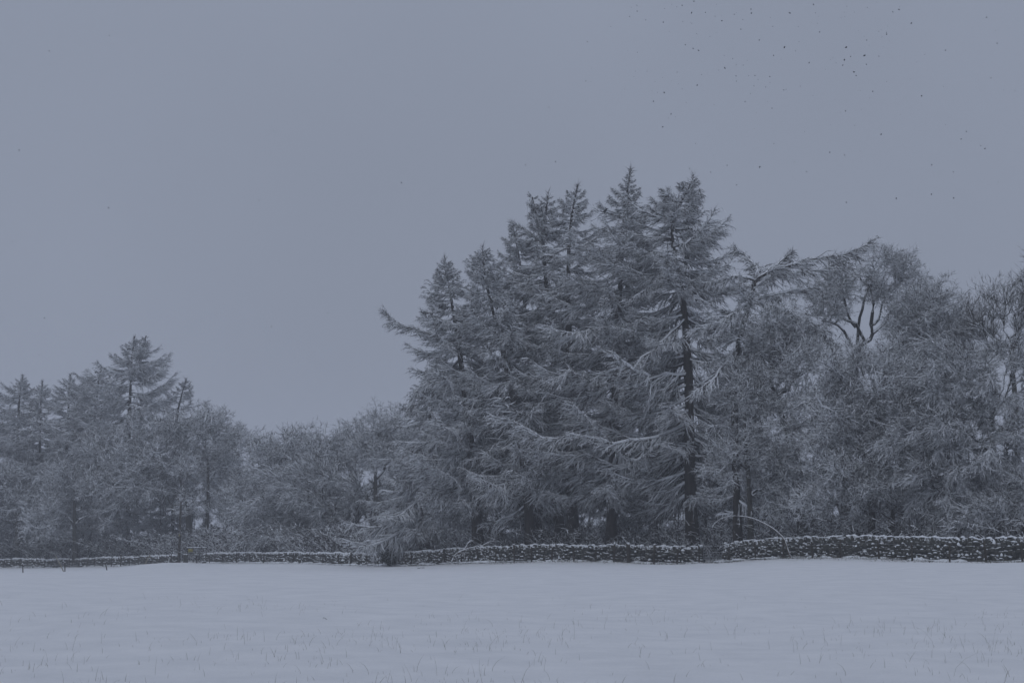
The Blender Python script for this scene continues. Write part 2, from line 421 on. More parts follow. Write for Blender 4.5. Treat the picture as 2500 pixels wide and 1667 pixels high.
def larch(label, trunk, Y, prof, nb=110, fine=30000, tw=0.017, droop=1.0, limbs=(), extra_tops=(), group=None, name='larch_tree', wt=0.8, wide=1.12, front=0.45):
    tg = Geo()
    Q, R = trunk_geo(tg, [(a, b2, max(1.5, c * wt)) for a, b2, c in trunk], Y)
    root = thing(name, label, 'tree', Q[-1], group)
    part('trunk', tg, M['larch_bark'], root, True)
    crown = crown_of(root)
    for et in extra_tops:
        tg = Geo(); trunk_geo_free(tg, et, Y); part('leader', tg, M['larch_bark'], root, True)
        E_ = np.array([W(a, b2, Y) for a, b2, _ in et])
        for k in range(26):
            f_ = rng.uniform(0.02, 0.98); e0 = np.array([np.interp(f_, np.linspace(0, 1, len(E_)), E_[:, q]) for q in range(3)])
            hang(crown, BOUGH[1.2][int(rng.integers(5))], 'bough', e0, root, k * 2.4, 0.55 - 0.5 * f_ + rng.normal(0, .15), rng.normal(0, .2), (0.35 + 1.0 * f_) * rng.uniform(0.8, 1.1))
    pf = np.array(prof, float)                       # py, left px, right px
    s = Y / F
    ylo, yhi = pf[0, 0], pf[-1, 0]
    u = (np.arange(nb) + rng.uniform(0, 1, nb)) / nb
    u = np.where(u < 0.2, u * 0.55, 0.11 + (u - 0.2) * 0.89 / 0.8)      # short boughs crowd towards the tip
    py = ylo + (yhi - ylo) * (0.01 + 0.99 * u)
    h = 1 - (py - ylo) / (yhi - ylo)                  # 1 at the top
    zq = Q[:, 2]
    z0 = np.array([W(1250, v, Y)[2] for v in py])
    fx = np.interp(-z0, -zq, np.arange(len(Q)))
    i0 = np.clip(fx.astype(int), 0, len(Q) - 2); w = (fx - i0)[:, None]
    st = Q[i0] * (1 - w) + Q[i0 + 1] * w
    phi = (np.arange(nb) * 2.399 + rng.normal(0, 0.5, nb)) % (2 * math.pi)
    l = np.interp(py, pf[:, 0], pf[:, 1]); r = np.interp(py, pf[:, 0], pf[:, 2])
    c, sn = np.cos(phi), np.sin(phi)
    ext = np.where(c > 0, r, l) * np.abs(c) + 0.5 * (l + r) * np.abs(sn)
    Lb = np.clip(ext * wide * s * rng.uniform(0.66, 1.12, nb) * np.where(h > 0.95, 0.62, np.where(h > 0.88, 0.82, 1.0)) + 0.2, 0.4, 9)
    pitch = np.arctan(-0.10 * droop + 0.62 * h ** 3 + rng.normal(0, 0.13, nb)) - (0.28 * (droop - 1))
    # low on the stems the boughs on the field side have mostly been shed
    shed = (sn < -0.35) & (h < 0.62) & (rng.uniform(0, 1, nb) > front)
    for k in range(nb):
        if shed[k]: continue
        key = BKEYS[np.abs(np.log(BKEYS / Lb[k])).argmin()]
        sc = Lb[k] / key
        hang(crown, BOUGH[key][int(rng.integers(5))], 'bough', st[k], root, phi[k], pitch[k], rng.normal(0, 0.18), (sc, sc * rng.uniform(0.85, 1.2), sc * rng.uniform(0.8, 1.3)))
    for lm in limbs:                                    # limbs drawn one by one: px, py, width px, depth offset
        lp = np.array(lm, float)
        X = np.array([W(a, b2, Y + dd) for a, b2, _, dd in lp])
        t0 = np.linspace(0, 1, len(X)); t1 = np.linspace(0, 1, 10)
        X = np.stack([np.interp(t1, t0, X[:, k]) for k in range(3)], 1)
        X[1:-1] += rng.normal(0, 0.05, (8, 3))
        Rx = (np.interp(t1, t0, lp[:, 2]) * s / 2 * 0.85)[None]
        gt, gs = Geo(), Geo()
        gt.tubes(X[None], Rx, 6, True)
        lay_snow(gs, X[None], Rx, 1.0, 4, 0.030)
        Lx = np.linalg.norm(np.diff(X, axis=0), axis=1).sum()
        bare = 0.12 if lp[0, 2] == 5 and len(lp) == 5 else 1.0          # the bird's perch is nearly bare
        side_shoots(gt, gs, X[None], int((12 * Lx + 6) * bare), 0.3, 1.6, 1.0, int(330 * Lx * bare), 0.018)
        off = np.array(root.location, np.float32)
        gt.v = [v - off for v in gt.v]; gs.v = [v - off for v in gs.v]
        o = bpy.data.objects.new('limb', two_mats('limb', gt, gs, M['larch_twig'])); COL.objects.link(o); o.parent = crown
    # leading shoot
    gt, gs = Geo(), Geo()
    top = Q[:5][None, ::-1]
    twigs_on(gt, top, 170, 0.2, 0.8, tw, fwd=0.5, side=0.8, up=0.3, tmin=0)
    twigs_on(gs, top, 50, 0.2, 0.7, tw, fwd=0.5, side=0.8, up=0.3, tmin=0)
    off = np.array(root.location, np.float32)
    gt.v = [v - off for v in gt.v]; gs.v = [v - off for v in gs.v]
    o = bpy.data.objects.new('tip_shoot', two_mats('tip_shoot', gt, gs, M['larch_twig'])); COL.objects.link(o); o.parent = crown
    return root

def trunk_geo_free(g, pts, Y, sides=7, n=14):
    """a second leader or stem that starts at another stem, top to foot"""
    p = np.array(pts, float)
    P = np.array([W(a, b_, Y) for a, b_, _ in p]); r = p[:, 2] * Y / F / 2
    t = np.linspace(0, 1, len(P)); tt = np.linspace(0, 1, n)
    Q = np.stack([np.interp(tt, t, P[:, k]) for k in range(3)], 1)[::-1]
    g.tubes(Q[None], np.interp(tt, t, r)[::-1][None], sides, True)

def kmeans(p, k):
    c = p[rng.choice(len(p), k, replace=False)]
    for _ in range(4):
        lab = ((p[:, None] - c[None]) ** 2).sum(2).argmin(1)
        c = np.array([p[lab == i].mean(0) if (lab == i).any() else c[i] for i in range(k)])
    return lab
def make_spray(style, L_=1.6):
    """a spray of bare twigs along +x"""
    gt, gs = Geo(), Geo()
    t = np.linspace(0, 1, 6)
    gn = {'oak': 0.06, 'comb': 0.02, 'upright': 0.03}[style]
    P = np.stack([L_ * t, L_ * gn * np.cumsum(rng.normal(0, 1, 6)), L_ * (gn * np.cumsum(rng.normal(0, 1, 6)) + (0.10 * t if style != 'comb' else -0.16 * t ** 2))], 1); P[0] = 0
    gt.tubes(P[None], (0.026 * (1 - 0.75 * t))[None], 4, True)
    lay_snow(gs, P[None], (0.026 * (1 - 0.75 * t))[None], 1.0, 3, 0.034)
    n1 = {'oak': 13, 'comb': 19, 'upright': 9}[style]
    fw, sd = {'oak': (0.75, 0.85), 'comb': (1.15, 0.68), 'upright': (0.9, 0.6)}[style]
    def order(Pp, n, lo, hi, m_, rad):
        Ls = np.linalg.norm(np.diff(Pp, axis=1), axis=2).sum(1)
        idx = rng.choice(len(Pp), n, p=Ls / Ls.sum()); tq = rng.uniform(0.12, 1, n)
        A0, T0 = on_path(Pp, idx, tq)
        d = unit(T0 * fw + sd * unit(rng.standard_normal((n, 3)) * [1, 1, 0.8]) + np.array([0, 0, {'oak': 0.10, 'comb': -0.10, 'upright': 0.35}[style]]))
        ln = rng.uniform(lo, hi, n)
        tt = np.linspace(0, 1, m_)[None, :, None]
        S = A0[:, None] + d[:, None] * ln[:, None, None] * tt
        S[:, 1:] += rng.normal(0, gn * 1.1, (n, m_ - 1, 3)) * ln[:, None, None]
        if style == 'comb': S[:, :, 2] -= 0.12 * ln[:, None] * tt[..., 0] ** 2
        gt.tubes(S, rad * np.linspace(1, 0.25, m_)[None] * np.ones((n, 1)), 3, True)
        return S
    S1 = order(P[None], n1, 0.40 * L_, 0.72 * L_, 4, 0.016)
    S2 = order(S1, n1 * 5, 0.22 * L_, 0.44 * L_, 3, 0.011)
    if style != 'upright':
        lay_snow(gs, S1[:, [0, 1, 3]], np.full((len(S1), 3), 0.012), 0.9, 3, 0.027)
        lay_snow(gs, S2[:, [0, 2]], np.full((len(S2), 2), 0.008), 0.6, 3, 0.019)
        twigs_on(gt, S2, 380, 0.10 * L_, 0.26 * L_, 0.0110, fwd=fw, side=sd * 0.8, up=0.05)
        twigs_on(gs, S2, 160, 0.10 * L_, 0.24 * L_, 0.0115, fwd=fw, side=sd * 0.7, up=0.05)
    else:
        lay_snow(gs, S1[:, [0, 1, 3]], np.full((len(S1), 3), 0.012), 0.5, 3, 0.014)
        twigs_on(gt, S2, 150, 0.12 * L_, 0.3 * L_, 0.012, fwd=fw, side=sd * 0.8, up=0.35)
    return two_mats('spray', gt, gs, M['bare_twig' if style == 'upright' else 'oak_twig'])
SPRAY = {st: [make_spray(st) for _ in range(7)] for st in ('oak', 'comb', 'upright')}
def broadleaf(label, stems, Y, env, n=70, size=1.0, gnarl=0.10, sweep=(0, 0, 0.12), depth=0.8, group=None, name='bare_tree', shell=0.55, fork=0.5, style='oak', limbs=(), wt=0.85, thin=0.0, **_):
    """stems: trunk paths top to foot; env: crown ellipses (px, py, rx px, ry px, depth offset m)"""
    cg, cs = Geo(), Geo()
    s = Y / F
    Qs = []
    for st in stems:
        tg = Geo()
        Qs.append(trunk_geo(tg, [(a, b2, c * wt) for a, b2, c in st], Y, 8, True, n=14)); Qs[-1] = Qs[-1] + (tg,)
    root = thing(name, label, 'tree', Qs[0][0][-1], group)
    for *_q, tg in Qs: part('trunk', tg, M['oak_bark'], root, True)
    crown = crown_of(root)
    Lp = 1.6 * size                                  # reach of one spray
    wts = np.array([e[2] * e[3] for e in env], float); wts /= wts.sum()
    pts = []; out_dir = []
    for e, wt_ in zip(env, wts):
        k = max(4, int(n * wt_))
        d = unit(rng.standard_normal((k, 3)) * [1, 1, 1] + [0, -0.15, 0.1])
        rr = rng.uniform(0, 1, k) ** (1 / 3.0)
        rr = rr * (1 - shell) + shell * rng.uniform(0.78, 1.0, k)
        off = e[4] if len(e) > 4 else 0
        c = W(e[0], e[1], Y + off)
        ax = np.array([max(e[2] * s - Lp * 0.75, e[2] * s * 0.3), max(e[2] * s * depth - Lp * 0.6, 0.3), max(e[3] * s - Lp * 0.75, e[3] * s * 0.3)])
        pts.append(c + d * rr[:, None] * ax); out_dir.append(d)
    pts = np.concatenate(pts); out_dir = np.concatenate(out_dir)
    low = gz(pts[:, 0], pts[:, 1]) + 0.3
    pts[:, 2] = np.maximum(pts[:, 2], low + rng.uniform(0, 0.5, len(pts)))
    segs, rads = [], []
    lp_pts = []
    for lm in limbs:
        q = np.array(lm, float); X = np.array([W(a, b2, Y + (0 if len(lm[0]) < 4 else dd)) for a, b2, _w, *dd in lm])
        t0 = np.linspace(0, 1, len(X)); t1 = np.linspace(0, 1, 9)
        X = np.stack([np.interp(t1, t0, X[:, k]) for k in range(3)], 1); X[1:-1] += rng.normal(0, 0.05, (7, 3))
        Rx = np.interp(t1, t0, q[:, 2]) * s / 2
        cg.tubes(X[None], Rx[None], 6, True); lay_snow(cs, X[None], Rx[None], 1.0, 4, 0.030)
        lp_pts.append(X[1:])
    def path(a, b_, ra, rb):
        L_ = np.linalg.norm(b_ - a)
        t = np.linspace(0, 1, 5)[:, None]
        p = a * (1 - t) + b_ * t
        p[1:4] += rng.normal(0, gnarl * L_, (3, 3)) * np.array([1, 1, 0.7])
        p[1:4, 2] += 0.06 * L_
        segs.append(p); rads.append(np.linspace(ra, rb, 5))
        return p
    def place(e, start, od):
        p = path(start, e, 0.03, 0.016)
        d = unit(unit(e - start) * 0.9 + od * 0.8 + np.array(sweep))
        me = SPRAY[style][int(rng.integers(7))]
        sc = size * rng.uniform(0.75, 1.25)
        hang(crown, me, 'spray', e - d * 0.12 * sc, root, math.atan2(d[1], d[0]), math.asin(np.clip(d[2], -1, 1)), rng.uniform(-0.7, 0.7), sc)
    def grow(ix, start, r, lvl, tq=None):
        p = pts[ix]
        if len(p) < 3:
            for i in ix: place(pts[i], start, out_dir[i])
            return
        k = min(len(p), int(rng.integers(3, 5)) if lvl else min(len(p), int(rng.integers(7, 11))))
        lab = kmeans(p, k)
        for i in range(k):
            q = ix[lab == i]
            if len(q) == 0: continue
            c = pts[q].mean(0)
            if tq is not None:
                cost = np.abs(tq[:, 2] - (c[2] - 0.5 * np.hypot(*(tq - c)[:, :2].T) - 0.2)) + 0.6 * np.linalg.norm(tq - c, axis=1)
                start = tq[cost.argmin()]
            rc = max(r * (len(q) / len(p)) ** 0.42, 0.018)
            if len(q) <= 2:
                for e in q: place(pts[e], start, out_dir[e])
                continue
            node = start + (c - start) * (fork + rng.uniform(-0.08, 0.12))
            path(start, node, r if lvl == 0 else min(r, rc * 1.25), rc * 0.85)
            grow(q, node, rc * 0.85, lvl + 1)
    hp = np.array([Q[1] for Q, R_, tg in Qs])
    own = ((pts[:, None, :] - hp[None]) ** 2).sum(2).argmin(1)
    for j, (Q, R_, tg) in enumerate(Qs):
        mine = np.where(own == j)[0]
        tq = Q[1:-3]
        if j == 0 and lp_pts: tq = np.concatenate([tq] + lp_pts)
        if len(mine): grow(mine, Q[1], max(R_[4], 0.05) * 0.75, 0, tq)
    A_, B_ = np.array(segs), np.array(rads)
    cg.tubes(A_, B_, 4, True)
    if style != 'upright': lay_snow(cs, A_, B_, 0.95, 3, 0.026)
    # a few shoots straight off the limbs so that the inside of the crown is not empty
    twigs_on(cg, A_, len(A_) * 22, 0.2 * size, 0.8 * size, 0.012 * max(1, size * 0.8), fwd=0.8, side=0.75, up=0.1)
    twigs_on(cs, A_, len(A_) * 7 + 1, 0.2 * size, 0.7 * size, 0.012 * max(1, size * 0.8), fwd=0.8, side=0.7, up=0.1)
    off = np.array(root.location, np.float32)
    cg.v = [v - off for v in cg.v]; cs.v = [v - off for v in cs.v]
    o = bpy.data.objects.new('limbs', two_mats('limbs', cg, cs, M['bare_twig' if style == 'upright' else 'oak_twig'])); COL.objects.link(o); o.parent = crown
    o['kind'] = 'stuff'
    return root

# --- the larch clump in the middle
GL = 'larches of the tall clump'
larch('dark larch with a bare leaning trunk and a tip bent sideways, beside the metal gate',
      [(1700, 428, 2), (1668, 482, 6), (1646, 522, 9), (1637, 572, 11), (1650, 640, 13), (1665, 702, 17), (1672, 770, 20), (1678, 860, 24), (1683, 950, 28), (1682, 1100, 32), (1686, 1250, 38), (1692, 1345, 44)], 113,
      [(435, 12, 8), (480, 40, 38), (530, 105, 70), (580, 120, 100), (640, 130, 125), (700, 140, 110), (780, 150, 110), (900, 190, 130), (1000, 200, 120), (1100, 190, 100), (1180, 150, 70), (1240, 90, 40)],
      nb=160, fine=40000, group=GL,
      limbs=[[(1650, 560, 9, 0), (1690, 562, 8, -1), (1730, 580, 6, -2), (1765, 562, 3, -2)], [(1655, 640, 9, 0), (1600, 690, 7, -1), (1540, 730, 5, -2)],
             [(1672, 780, 9, 0), (1600, 850, 8, -2), (1540, 900, 5, -3)], [(1680, 900, 12, 0), (1620, 960, 10, -1), (1570, 985, 6, -2)],
             [(1670, 700, 8, 0), (1730, 720, 7, 1), (1790, 700, 3, 1)], [(1683, 1030, 12, 0), (1600, 1070, 9, -3), (1500, 1080, 6, -4), (1400, 1060, 3, -4)]])
larch('slender larch with the highest pointed tip, a dark bird perched on its side branch',
      [(1541, 412, 2), (1534, 450, 5), (1526, 500, 8), (1521, 570, 11), (1515, 680, 15), (1508, 800, 19), (1502, 950, 24), (1497, 1100, 27), (1495, 1250, 30), (1493, 1345, 34)], 116,
      [(425, 6, 6), (450, 18, 16), (490, 40, 30), (530, 60, 48), (600, 95, 75), (680, 125, 90), (780, 140, 110), (900, 150, 120), (1000, 160, 120), (1120, 160, 110), (1190, 120, 90), (1240, 70, 60)],
      nb=154, fine=38000, group=GL,
      limbs=[[(1524, 532, 5, 0), (1500, 524, 4, -1.8), (1478, 519.5, 3.5, -3.2), (1462, 515, 3, -3.4), (1452, 507, 2, -3.4)],
             [(1512, 900, 8, 0), (1440, 930, 6, -3), (1390, 905, 4, -4), (1350, 925, 3, -4)],
             [(1500, 1050, 9, 0), (1430, 1050, 7, -4), (1340, 1080, 5, -5), (1260, 1030, 3, -5), (1215, 1020, 2, -5)]])
larch('larch with a straight dark stem showing bare between its branches, beside the twin-tipped larch',
      [(1411, 455, 2), (1402, 490, 5), (1394, 540, 8), (1388, 610, 11), (1387, 700, 14), (1388, 800, 20), (1391, 900, 24), (1394, 1000, 28), (1396, 1100, 32), (1397, 1230, 36), (1400, 1345, 40)], 118,
      [(462, 8, 8), (490, 28, 26), (540, 45, 45), (600, 60, 65), (680, 70, 80), (780, 90, 90), (880, 110, 100), (980, 130, 110), (1100, 130, 110), (1180, 100, 80), (1230, 60, 50)],
      nb=117, fine=32000, group=GL)
larch('twin-tipped larch with two thin leaders rising side by side',
      [(1340, 467, 2), (1334, 510, 5), (1326, 570, 8), (1328, 640, 11), (1338, 740, 14), (1350, 850, 18), (1356, 950, 22), (1360, 1080, 25), (1364, 1220, 28), (1366, 1345, 32)], 121,
      [(475, 8, 8), (520, 30, 26), (570, 55, 36), (640, 95, 50), (720, 110, 60), (820, 130, 70), (950, 140, 90), (1080, 140, 90), (1170, 100, 70), (1220, 60, 45)],
      nb=117, fine=32000, group=GL,
      extra_tops=[[(1297, 472, 2), (1306, 510, 4), (1318, 560, 6), (1327, 610, 7)]],
      limbs=[[(1297, 474, 3, 0), (1306, 510, 4, 0), (1318, 560, 4, 0)], [(1330, 600, 7, 0), (1280, 560, 5, 0), (1250, 545, 3, 0)], [(1350, 950, 8, 0), (1290, 915, 7, -3), (1240, 935, 5, -4), (1185, 952, 3, -4)]])
larch('pale full larch with a blunt feathery tip, next to the outermost larch',
      [(1178, 601, 2), (1180, 650, 5), (1192, 720, 8), (1215, 800, 12), (1238, 900, 17), (1258, 1000, 21), (1278, 1120, 25), (1290, 1230, 28), (1297, 1345, 31)], 119,
      [(608, 10, 10), (640, 35, 35), (700, 60, 70), (780, 100, 90), (880, 120, 110), (980, 140, 120), (1100, 150, 120), (1190, 120, 100), (1250, 80, 60)],
      nb=136, fine=36000, group=GL)
larch('thin-stemmed larch half hidden behind the twin-tipped one',
      [(1249, 541, 2), (1262, 600, 5), (1272, 660, 7), (1282, 760, 10), (1292, 900, 14), (1305, 1100, 18), (1320, 1345, 24)], 124,
      [(548, 8, 8), (580, 28, 25), (640, 50, 40), (720, 70, 60), (840, 90, 80), (1000, 100, 90), (1200, 90, 80), (1310, 60, 50)],
      nb=99, fine=22000, group=GL)
larch('outermost larch of the clump with a long lower limb curling up at its end',
      [(1084, 626, 2), (1090, 670, 5), (1100, 720, 8), (1113, 800, 12), (1128, 900, 17), (1140, 1000, 21), (1152, 1120, 26), (1162, 1230, 29), (1168, 1345, 32)], 122,
      [(635, 8, 8), (670, 30, 28), (720, 48, 50), (790, 75, 70), (850, 90, 90), (920, 100, 100), (1000, 120, 100), (1100, 130, 110), (1190, 120, 90), (1250, 80, 60)],
      nb=136, fine=38000, group=GL, front=0.85,
      limbs=[[(1112, 860, 9, 0), (1068, 829, 8, -1), (1034, 806, 6, -1), (990, 795, 4, -1), (962, 787, 3, -1), (938, 758, 1.5, -1)], [(1120, 880, 8, 0), (1080, 915, 6, -1), (1035, 942, 4, -2), (1012, 965, 3, -2), (995, 1000, 2, -2)],
             [(1100, 800, 6, 0), (1060, 772, 5, 0), (1035, 760, 3, 0)]])
larch('low larch with a skirt of pale branches sweeping down over the stone wall',
      [(1068, 870, 3), (1058, 950, 9), (1048, 1050, 15), (1040, 1150, 19), (1036, 1250, 22), (1037, 1345, 28)], 133.5,
      [(880, 12, 25), (950, 40, 70), (1020, 60, 90), (1100, 95, 90), (1180, 130, 80), (1240, 165, 60), (1290, 150, 40)],
      nb=117, fine=30000, group=GL, droop=1.5, front=1.0)
larch('larch with a wind-swept flat top and long level limbs reaching towards the bare trees',
      [(1846, 676, 10), (1838, 705, 12), (1831, 735, 13), (1820, 775, 15), (1808, 810, 16), (1797, 875, 18), (1792, 950, 20), (1796, 1080, 22), (1800, 1220, 24), (1803, 1345, 28)], 104,
      [(690, 90, 40), (730, 110, 60), (780, 100, 70), (850, 70, 60), (950, 60, 60), (1100, 70, 60), (1250, 50, 50)],
      nb=55, fine=26000, group=GL,
      limbs=[[(1842, 684, 9, 0), (1880, 660, 8, 0), (1950, 642, 7, -1), (2020, 628, 5, -1), (2080, 618, 4, -1), (2125, 588, 2, -1)],
             [(1842, 684, 8, 0), (1870, 672, 7, 2), (1940, 668, 5, 3), (2010, 655, 3, 3), (2050, 640, 2, 3)],
             [(1842, 684, 8, 0), (1800, 676, 6, -1), (1760, 682, 4, -1), (1728, 688, 2, -1)], [(1842, 684, 6, 0), (1850, 650, 4, 2), (1815, 625, 3, 3), (1795, 605, 2, 3)],
             [(1832, 735, 8, 0), (1880, 722, 7, 0), (1940, 708, 6, 1), (1995, 700, 3, 1)],
             [(1833, 733, 8, 0), (1890, 748, 7, -1), (1950, 770, 6, -1), (2000, 805, 4, -1), (2045, 845, 2, -1)],
             [(1831, 740, 8, 0), (1780, 775, 6, -2), (1730, 800, 4, -2), (1690, 808, 2, -2)],
             [(1842, 684, 7, 0), (1905, 640, 5, 1), (1935, 612, 3, 1)], [(1800, 850, 8, 0), (1740, 930, 6, -2), (1690, 960, 3, -3)]])

# --- the hazy stand across the field
GF = 'larches of the hazy far stand'
larch('hazy far larch taller than its stand, broad and double-tipped',
      [(330, 824, 2), (324, 860, 5), (319, 920, 8), (315, 1000, 12), (313, 1100, 15), (312, 1220, 18), (312, 1352, 20)], 200,
      [(832, 12, 25), (860, 30, 55), (900, 45, 70), (950, 60, 85), (1000, 75, 85), (1060, 90, 70), (1150, 90, 70), (1300, 60, 50)], nb=132, wide=1.12, wt=0.6, front=1.0, fine=24000, tw=0.026, group=GF,
      extra_tops=[[(357, 817, 2), (348, 850, 4), (328, 920, 6)]], limbs=[[(357, 819, 3, 0), (348, 850, 4, 0), (328, 920, 5, 0)]])
larch('far hazy larch with a short leaning tip standing above the round oak', [(457, 924, 2), (447, 955, 5), (436, 995, 8), (428, 1060, 11), (422, 1200, 14), (420, 1352, 16)], 205,
      [(930, 7, 7), (960, 22, 22), (990, 30, 35), (1040, 40, 40), (1150, 50, 50), (1300, 40, 40)], nb=69, wide=1.45, wt=0.6, front=1.0, fine=12000, tw=0.026, group=GF)
larch('far hazy larch with a wide ragged head next to the tallest of its stand', [(248, 902, 2), (240, 940, 6), (232, 1000, 9), (226, 1100, 13), (222, 1230, 15), (220, 1352, 18)], 206,
      [(908, 20, 18), (935, 50, 25), (980, 60, 40), (1050, 70, 55), (1150, 75, 60), (1300, 55, 45)], nb=103, wide=1.45, wt=0.6, front=1.0, fine=17000, tw=0.027, group=GF)
larch('far hazy larch with a narrow tip between two wider neighbours', [(171, 914, 2), (168, 950, 5), (165, 1020, 9), (162, 1120, 12), (160, 1230, 15), (158, 1356, 18)], 208,
      [(922, 8, 10), (950, 22, 26), (1000, 35, 40), (1080, 55, 55), (1180, 65, 60), (1300, 50, 45)], nb=92, wide=1.45, wt=0.6, front=1.0, fine=15000, tw=0.027, group=GF)
larch('far hazy larch with a straight dark stem and a narrow pointed crown', [(103, 930, 2), (101, 970, 5), (99, 1040, 8), (97, 1150, 12), (95, 1356, 17)], 210,
      [(938, 7, 7), (965, 20, 22), (1010, 32, 30), (1080, 50, 45), (1180, 60, 60), (1300, 45, 45)], nb=125, wide=1.45, wt=0.6, front=1.0, fine=15000, tw=0.027, group=GF)
larch('far hazy larch with a bent stem and a tip leaning over', [(58, 915, 2), (50, 955, 5), (44, 1010, 9), (42, 1100, 12), (40, 1230, 15), (38, 1358, 18)], 212,
      [(922, 7, 6), (955, 28, 18), (1000, 38, 30), (1080, 55, 45), (1180, 65, 60), (1300, 50, 45)], nb=125, wide=1.45, wt=0.6, front=1.0, fine=15000, tw=0.027, group=GF)
larch('far hazy larch cut by the frame edge at the end of its stand', [(-20, 960, 2), (-24, 1010, 6), (-26, 1100, 10), (-28, 1358, 18)], 214,
      [(965, 8, 8), (1010, 35, 35), (1100, 55, 55), (1300, 50, 45)], nb=57, wide=1.45, wt=0.6, front=1.0, fine=10000, tw=0.027, group=GF)

# --- bare broadleaved trees
GB = 'bare snow-laden broadleaved trees'
broadleaf('round-headed oak with forked dark limbs behind the tall wooden pole',
          [[(440, 1150, 9), (448, 1200, 13), (458, 1260, 16), (468, 1350, 22)], [(508, 1120, 6), (508, 1200, 9), (500, 1350, 14)]], 193,
          [(400, 1120, 110, 95), (480, 1070, 90, 62), (530, 1120, 62, 78), (330, 1180, 78, 75), (450, 1190, 130, 95)], n=100, size=2.0, group=GB, gnarl=0.13)
broadleaf('hazy rounded tree showing behind the shoulder of the oak', [[(580, 1150, 6), (582, 1350, 12)]], 215, [(582, 1095, 36, 46), (560, 1180, 50, 75)], n=34, size=1.8, group=GB)
broadleaf('leafless tree with a low pale crown bulging under the far larches', [[(180, 1200, 6), (185, 1350, 14)]], 196,
          [(190, 1190, 80, 65), (140, 1260, 65, 65), (250, 1130, 65, 55), (240, 1230, 65, 75)], n=72, size=1.9, group=GB)
broadleaf('leafless low tree at the far end of the hazy wall', [[(40, 1250, 6), (42, 1356, 14)]], 205, [(40, 1220, 75, 75), (90, 1270, 55, 65), (-20, 1240, 60, 80)], n=60, size=1.9, group=GB)
broadleaf('pale rounded tree with a forked top next to the arching bush', [[(690, 1165, 7), (688, 1230, 11), (690, 1350, 16)]], 183,
          [(690, 1128, 75, 55), (650, 1190, 70, 70), (735, 1180, 60, 75), (610, 1250, 48, 65), (690, 1270, 75, 65)], n=92, size=1.8, group=GB)
broadleaf('wide bush of long arching snowy stems leaning over the far wall', [[(870, 1270, 6), (880, 1350, 11)], [(840, 1280, 5), (850, 1350, 9)], [(820, 1300, 4), (830, 1350, 8)]], 168,
          [(760, 1195, 115, 62), (680, 1250, 80, 48), (800, 1260, 115, 62), (720, 1305, 95, 38), (880, 1235, 70, 60)], n=105, size=1.7, group=GB, sweep=(-0.6, -0.15, 0.02), name='arching_bush', gnarl=0.05, style='comb')
broadleaf('dense pale tree behind the arching bush with a few upright tips', [[(800, 1180, 6), (803, 1350, 14)]], 188, [(800, 1140, 80, 50), (860, 1120, 50, 40), (750, 1130, 55, 45)], n=52, size=1.8, group=GB)
broadleaf('tall thin oak with a dark forking trunk and a small rounded head',
          [[(916, 1130, 8), (917, 1200, 11), (919, 1260, 13), (920, 1350, 16)]], 160,
          [(930, 1055, 62, 40), (898, 1092, 45, 40), (978, 1085, 45, 42), (930, 1110, 62, 34)], n=50, size=1.25, group=GB, gnarl=0.14, fork=0.55,
          limbs=[[(916, 1150, 7), (905, 1120, 6), (895, 1095, 4), (885, 1080, 2)], [(917, 1170, 7), (935, 1150, 6), (946, 1130, 5), (950, 1105, 3)], [(917, 1135, 7), (922, 1090, 5), (925, 1055, 3), (930, 1030, 2)]])
broadleaf('shadowed leafless tree filling the gap beside the skirted larch', [[(995, 1180, 7), (995, 1350, 14)]], 168, [(990, 1170, 50, 75), (1015, 1120, 45, 60), (985, 1250, 55, 65)], n=48, size=1.5, group=GB)
broadleaf('crooked leafless tree with a leaning mossy trunk behind the bent sapling',
          [[(1893, 960, 9), (1902, 1007, 15), (1925, 1065, 19), (1946, 1115, 22), (1958, 1220, 24), (1962, 1345, 28)], [(1822, 990, 7), (1815, 1060, 12), (1830, 1200, 14), (1835, 1345, 18)]], 103,
          [(1880, 835, 105, 75), (1925, 900, 100, 80), (1830, 960, 85, 85), (1890, 1040, 115, 90), (1800, 1120, 90, 80), (1900, 1180, 95, 90)], n=150, size=1.0, group=GB, gnarl=0.15)
broadleaf('open-crowned tree with thick snow-lined limbs forking against the sky',
          [[(2112, 830, 11), (2100, 850, 16), (2080, 920, 19), (2064, 1100, 24), (2060, 1345, 30)]], 113,
          [(2130, 682, 118, 56), (2050, 720, 75, 45), (2205, 705, 75, 55), (2020, 770, 55, 50)], n=54, size=1.05, group=GB, gnarl=0.12, fork=0.6, shell=0.85,
          limbs=[[(2105, 840, 11), (2134, 822, 10), (2124, 787, 9), (2134, 746, 8), (2122, 691, 5), (2148, 656, 2)], [(2100, 850, 10), (2107, 829, 9), (2089, 794, 8), (2051, 777, 6), (2028, 795, 3)],
                 [(2095, 860, 9), (2062, 808, 7), (2040, 790, 5), (2010, 785, 2)], [(2093, 842, 8), (2096, 780, 7), (2113, 725, 6), (2134, 674, 3)], [(2089, 800, 6), (2069, 767, 6), (2058, 715, 4), (2050, 690, 2)],
                 [(2128, 800, 7), (2141, 787, 6), (2155, 739, 5), (2180, 690, 3)], [(2130, 815, 8), (2162, 791, 7), (2166, 770, 6), (2193, 753, 4), (2225, 715, 2)], [(2122, 700, 5), (2090, 670, 3), (2075, 650, 2)]])
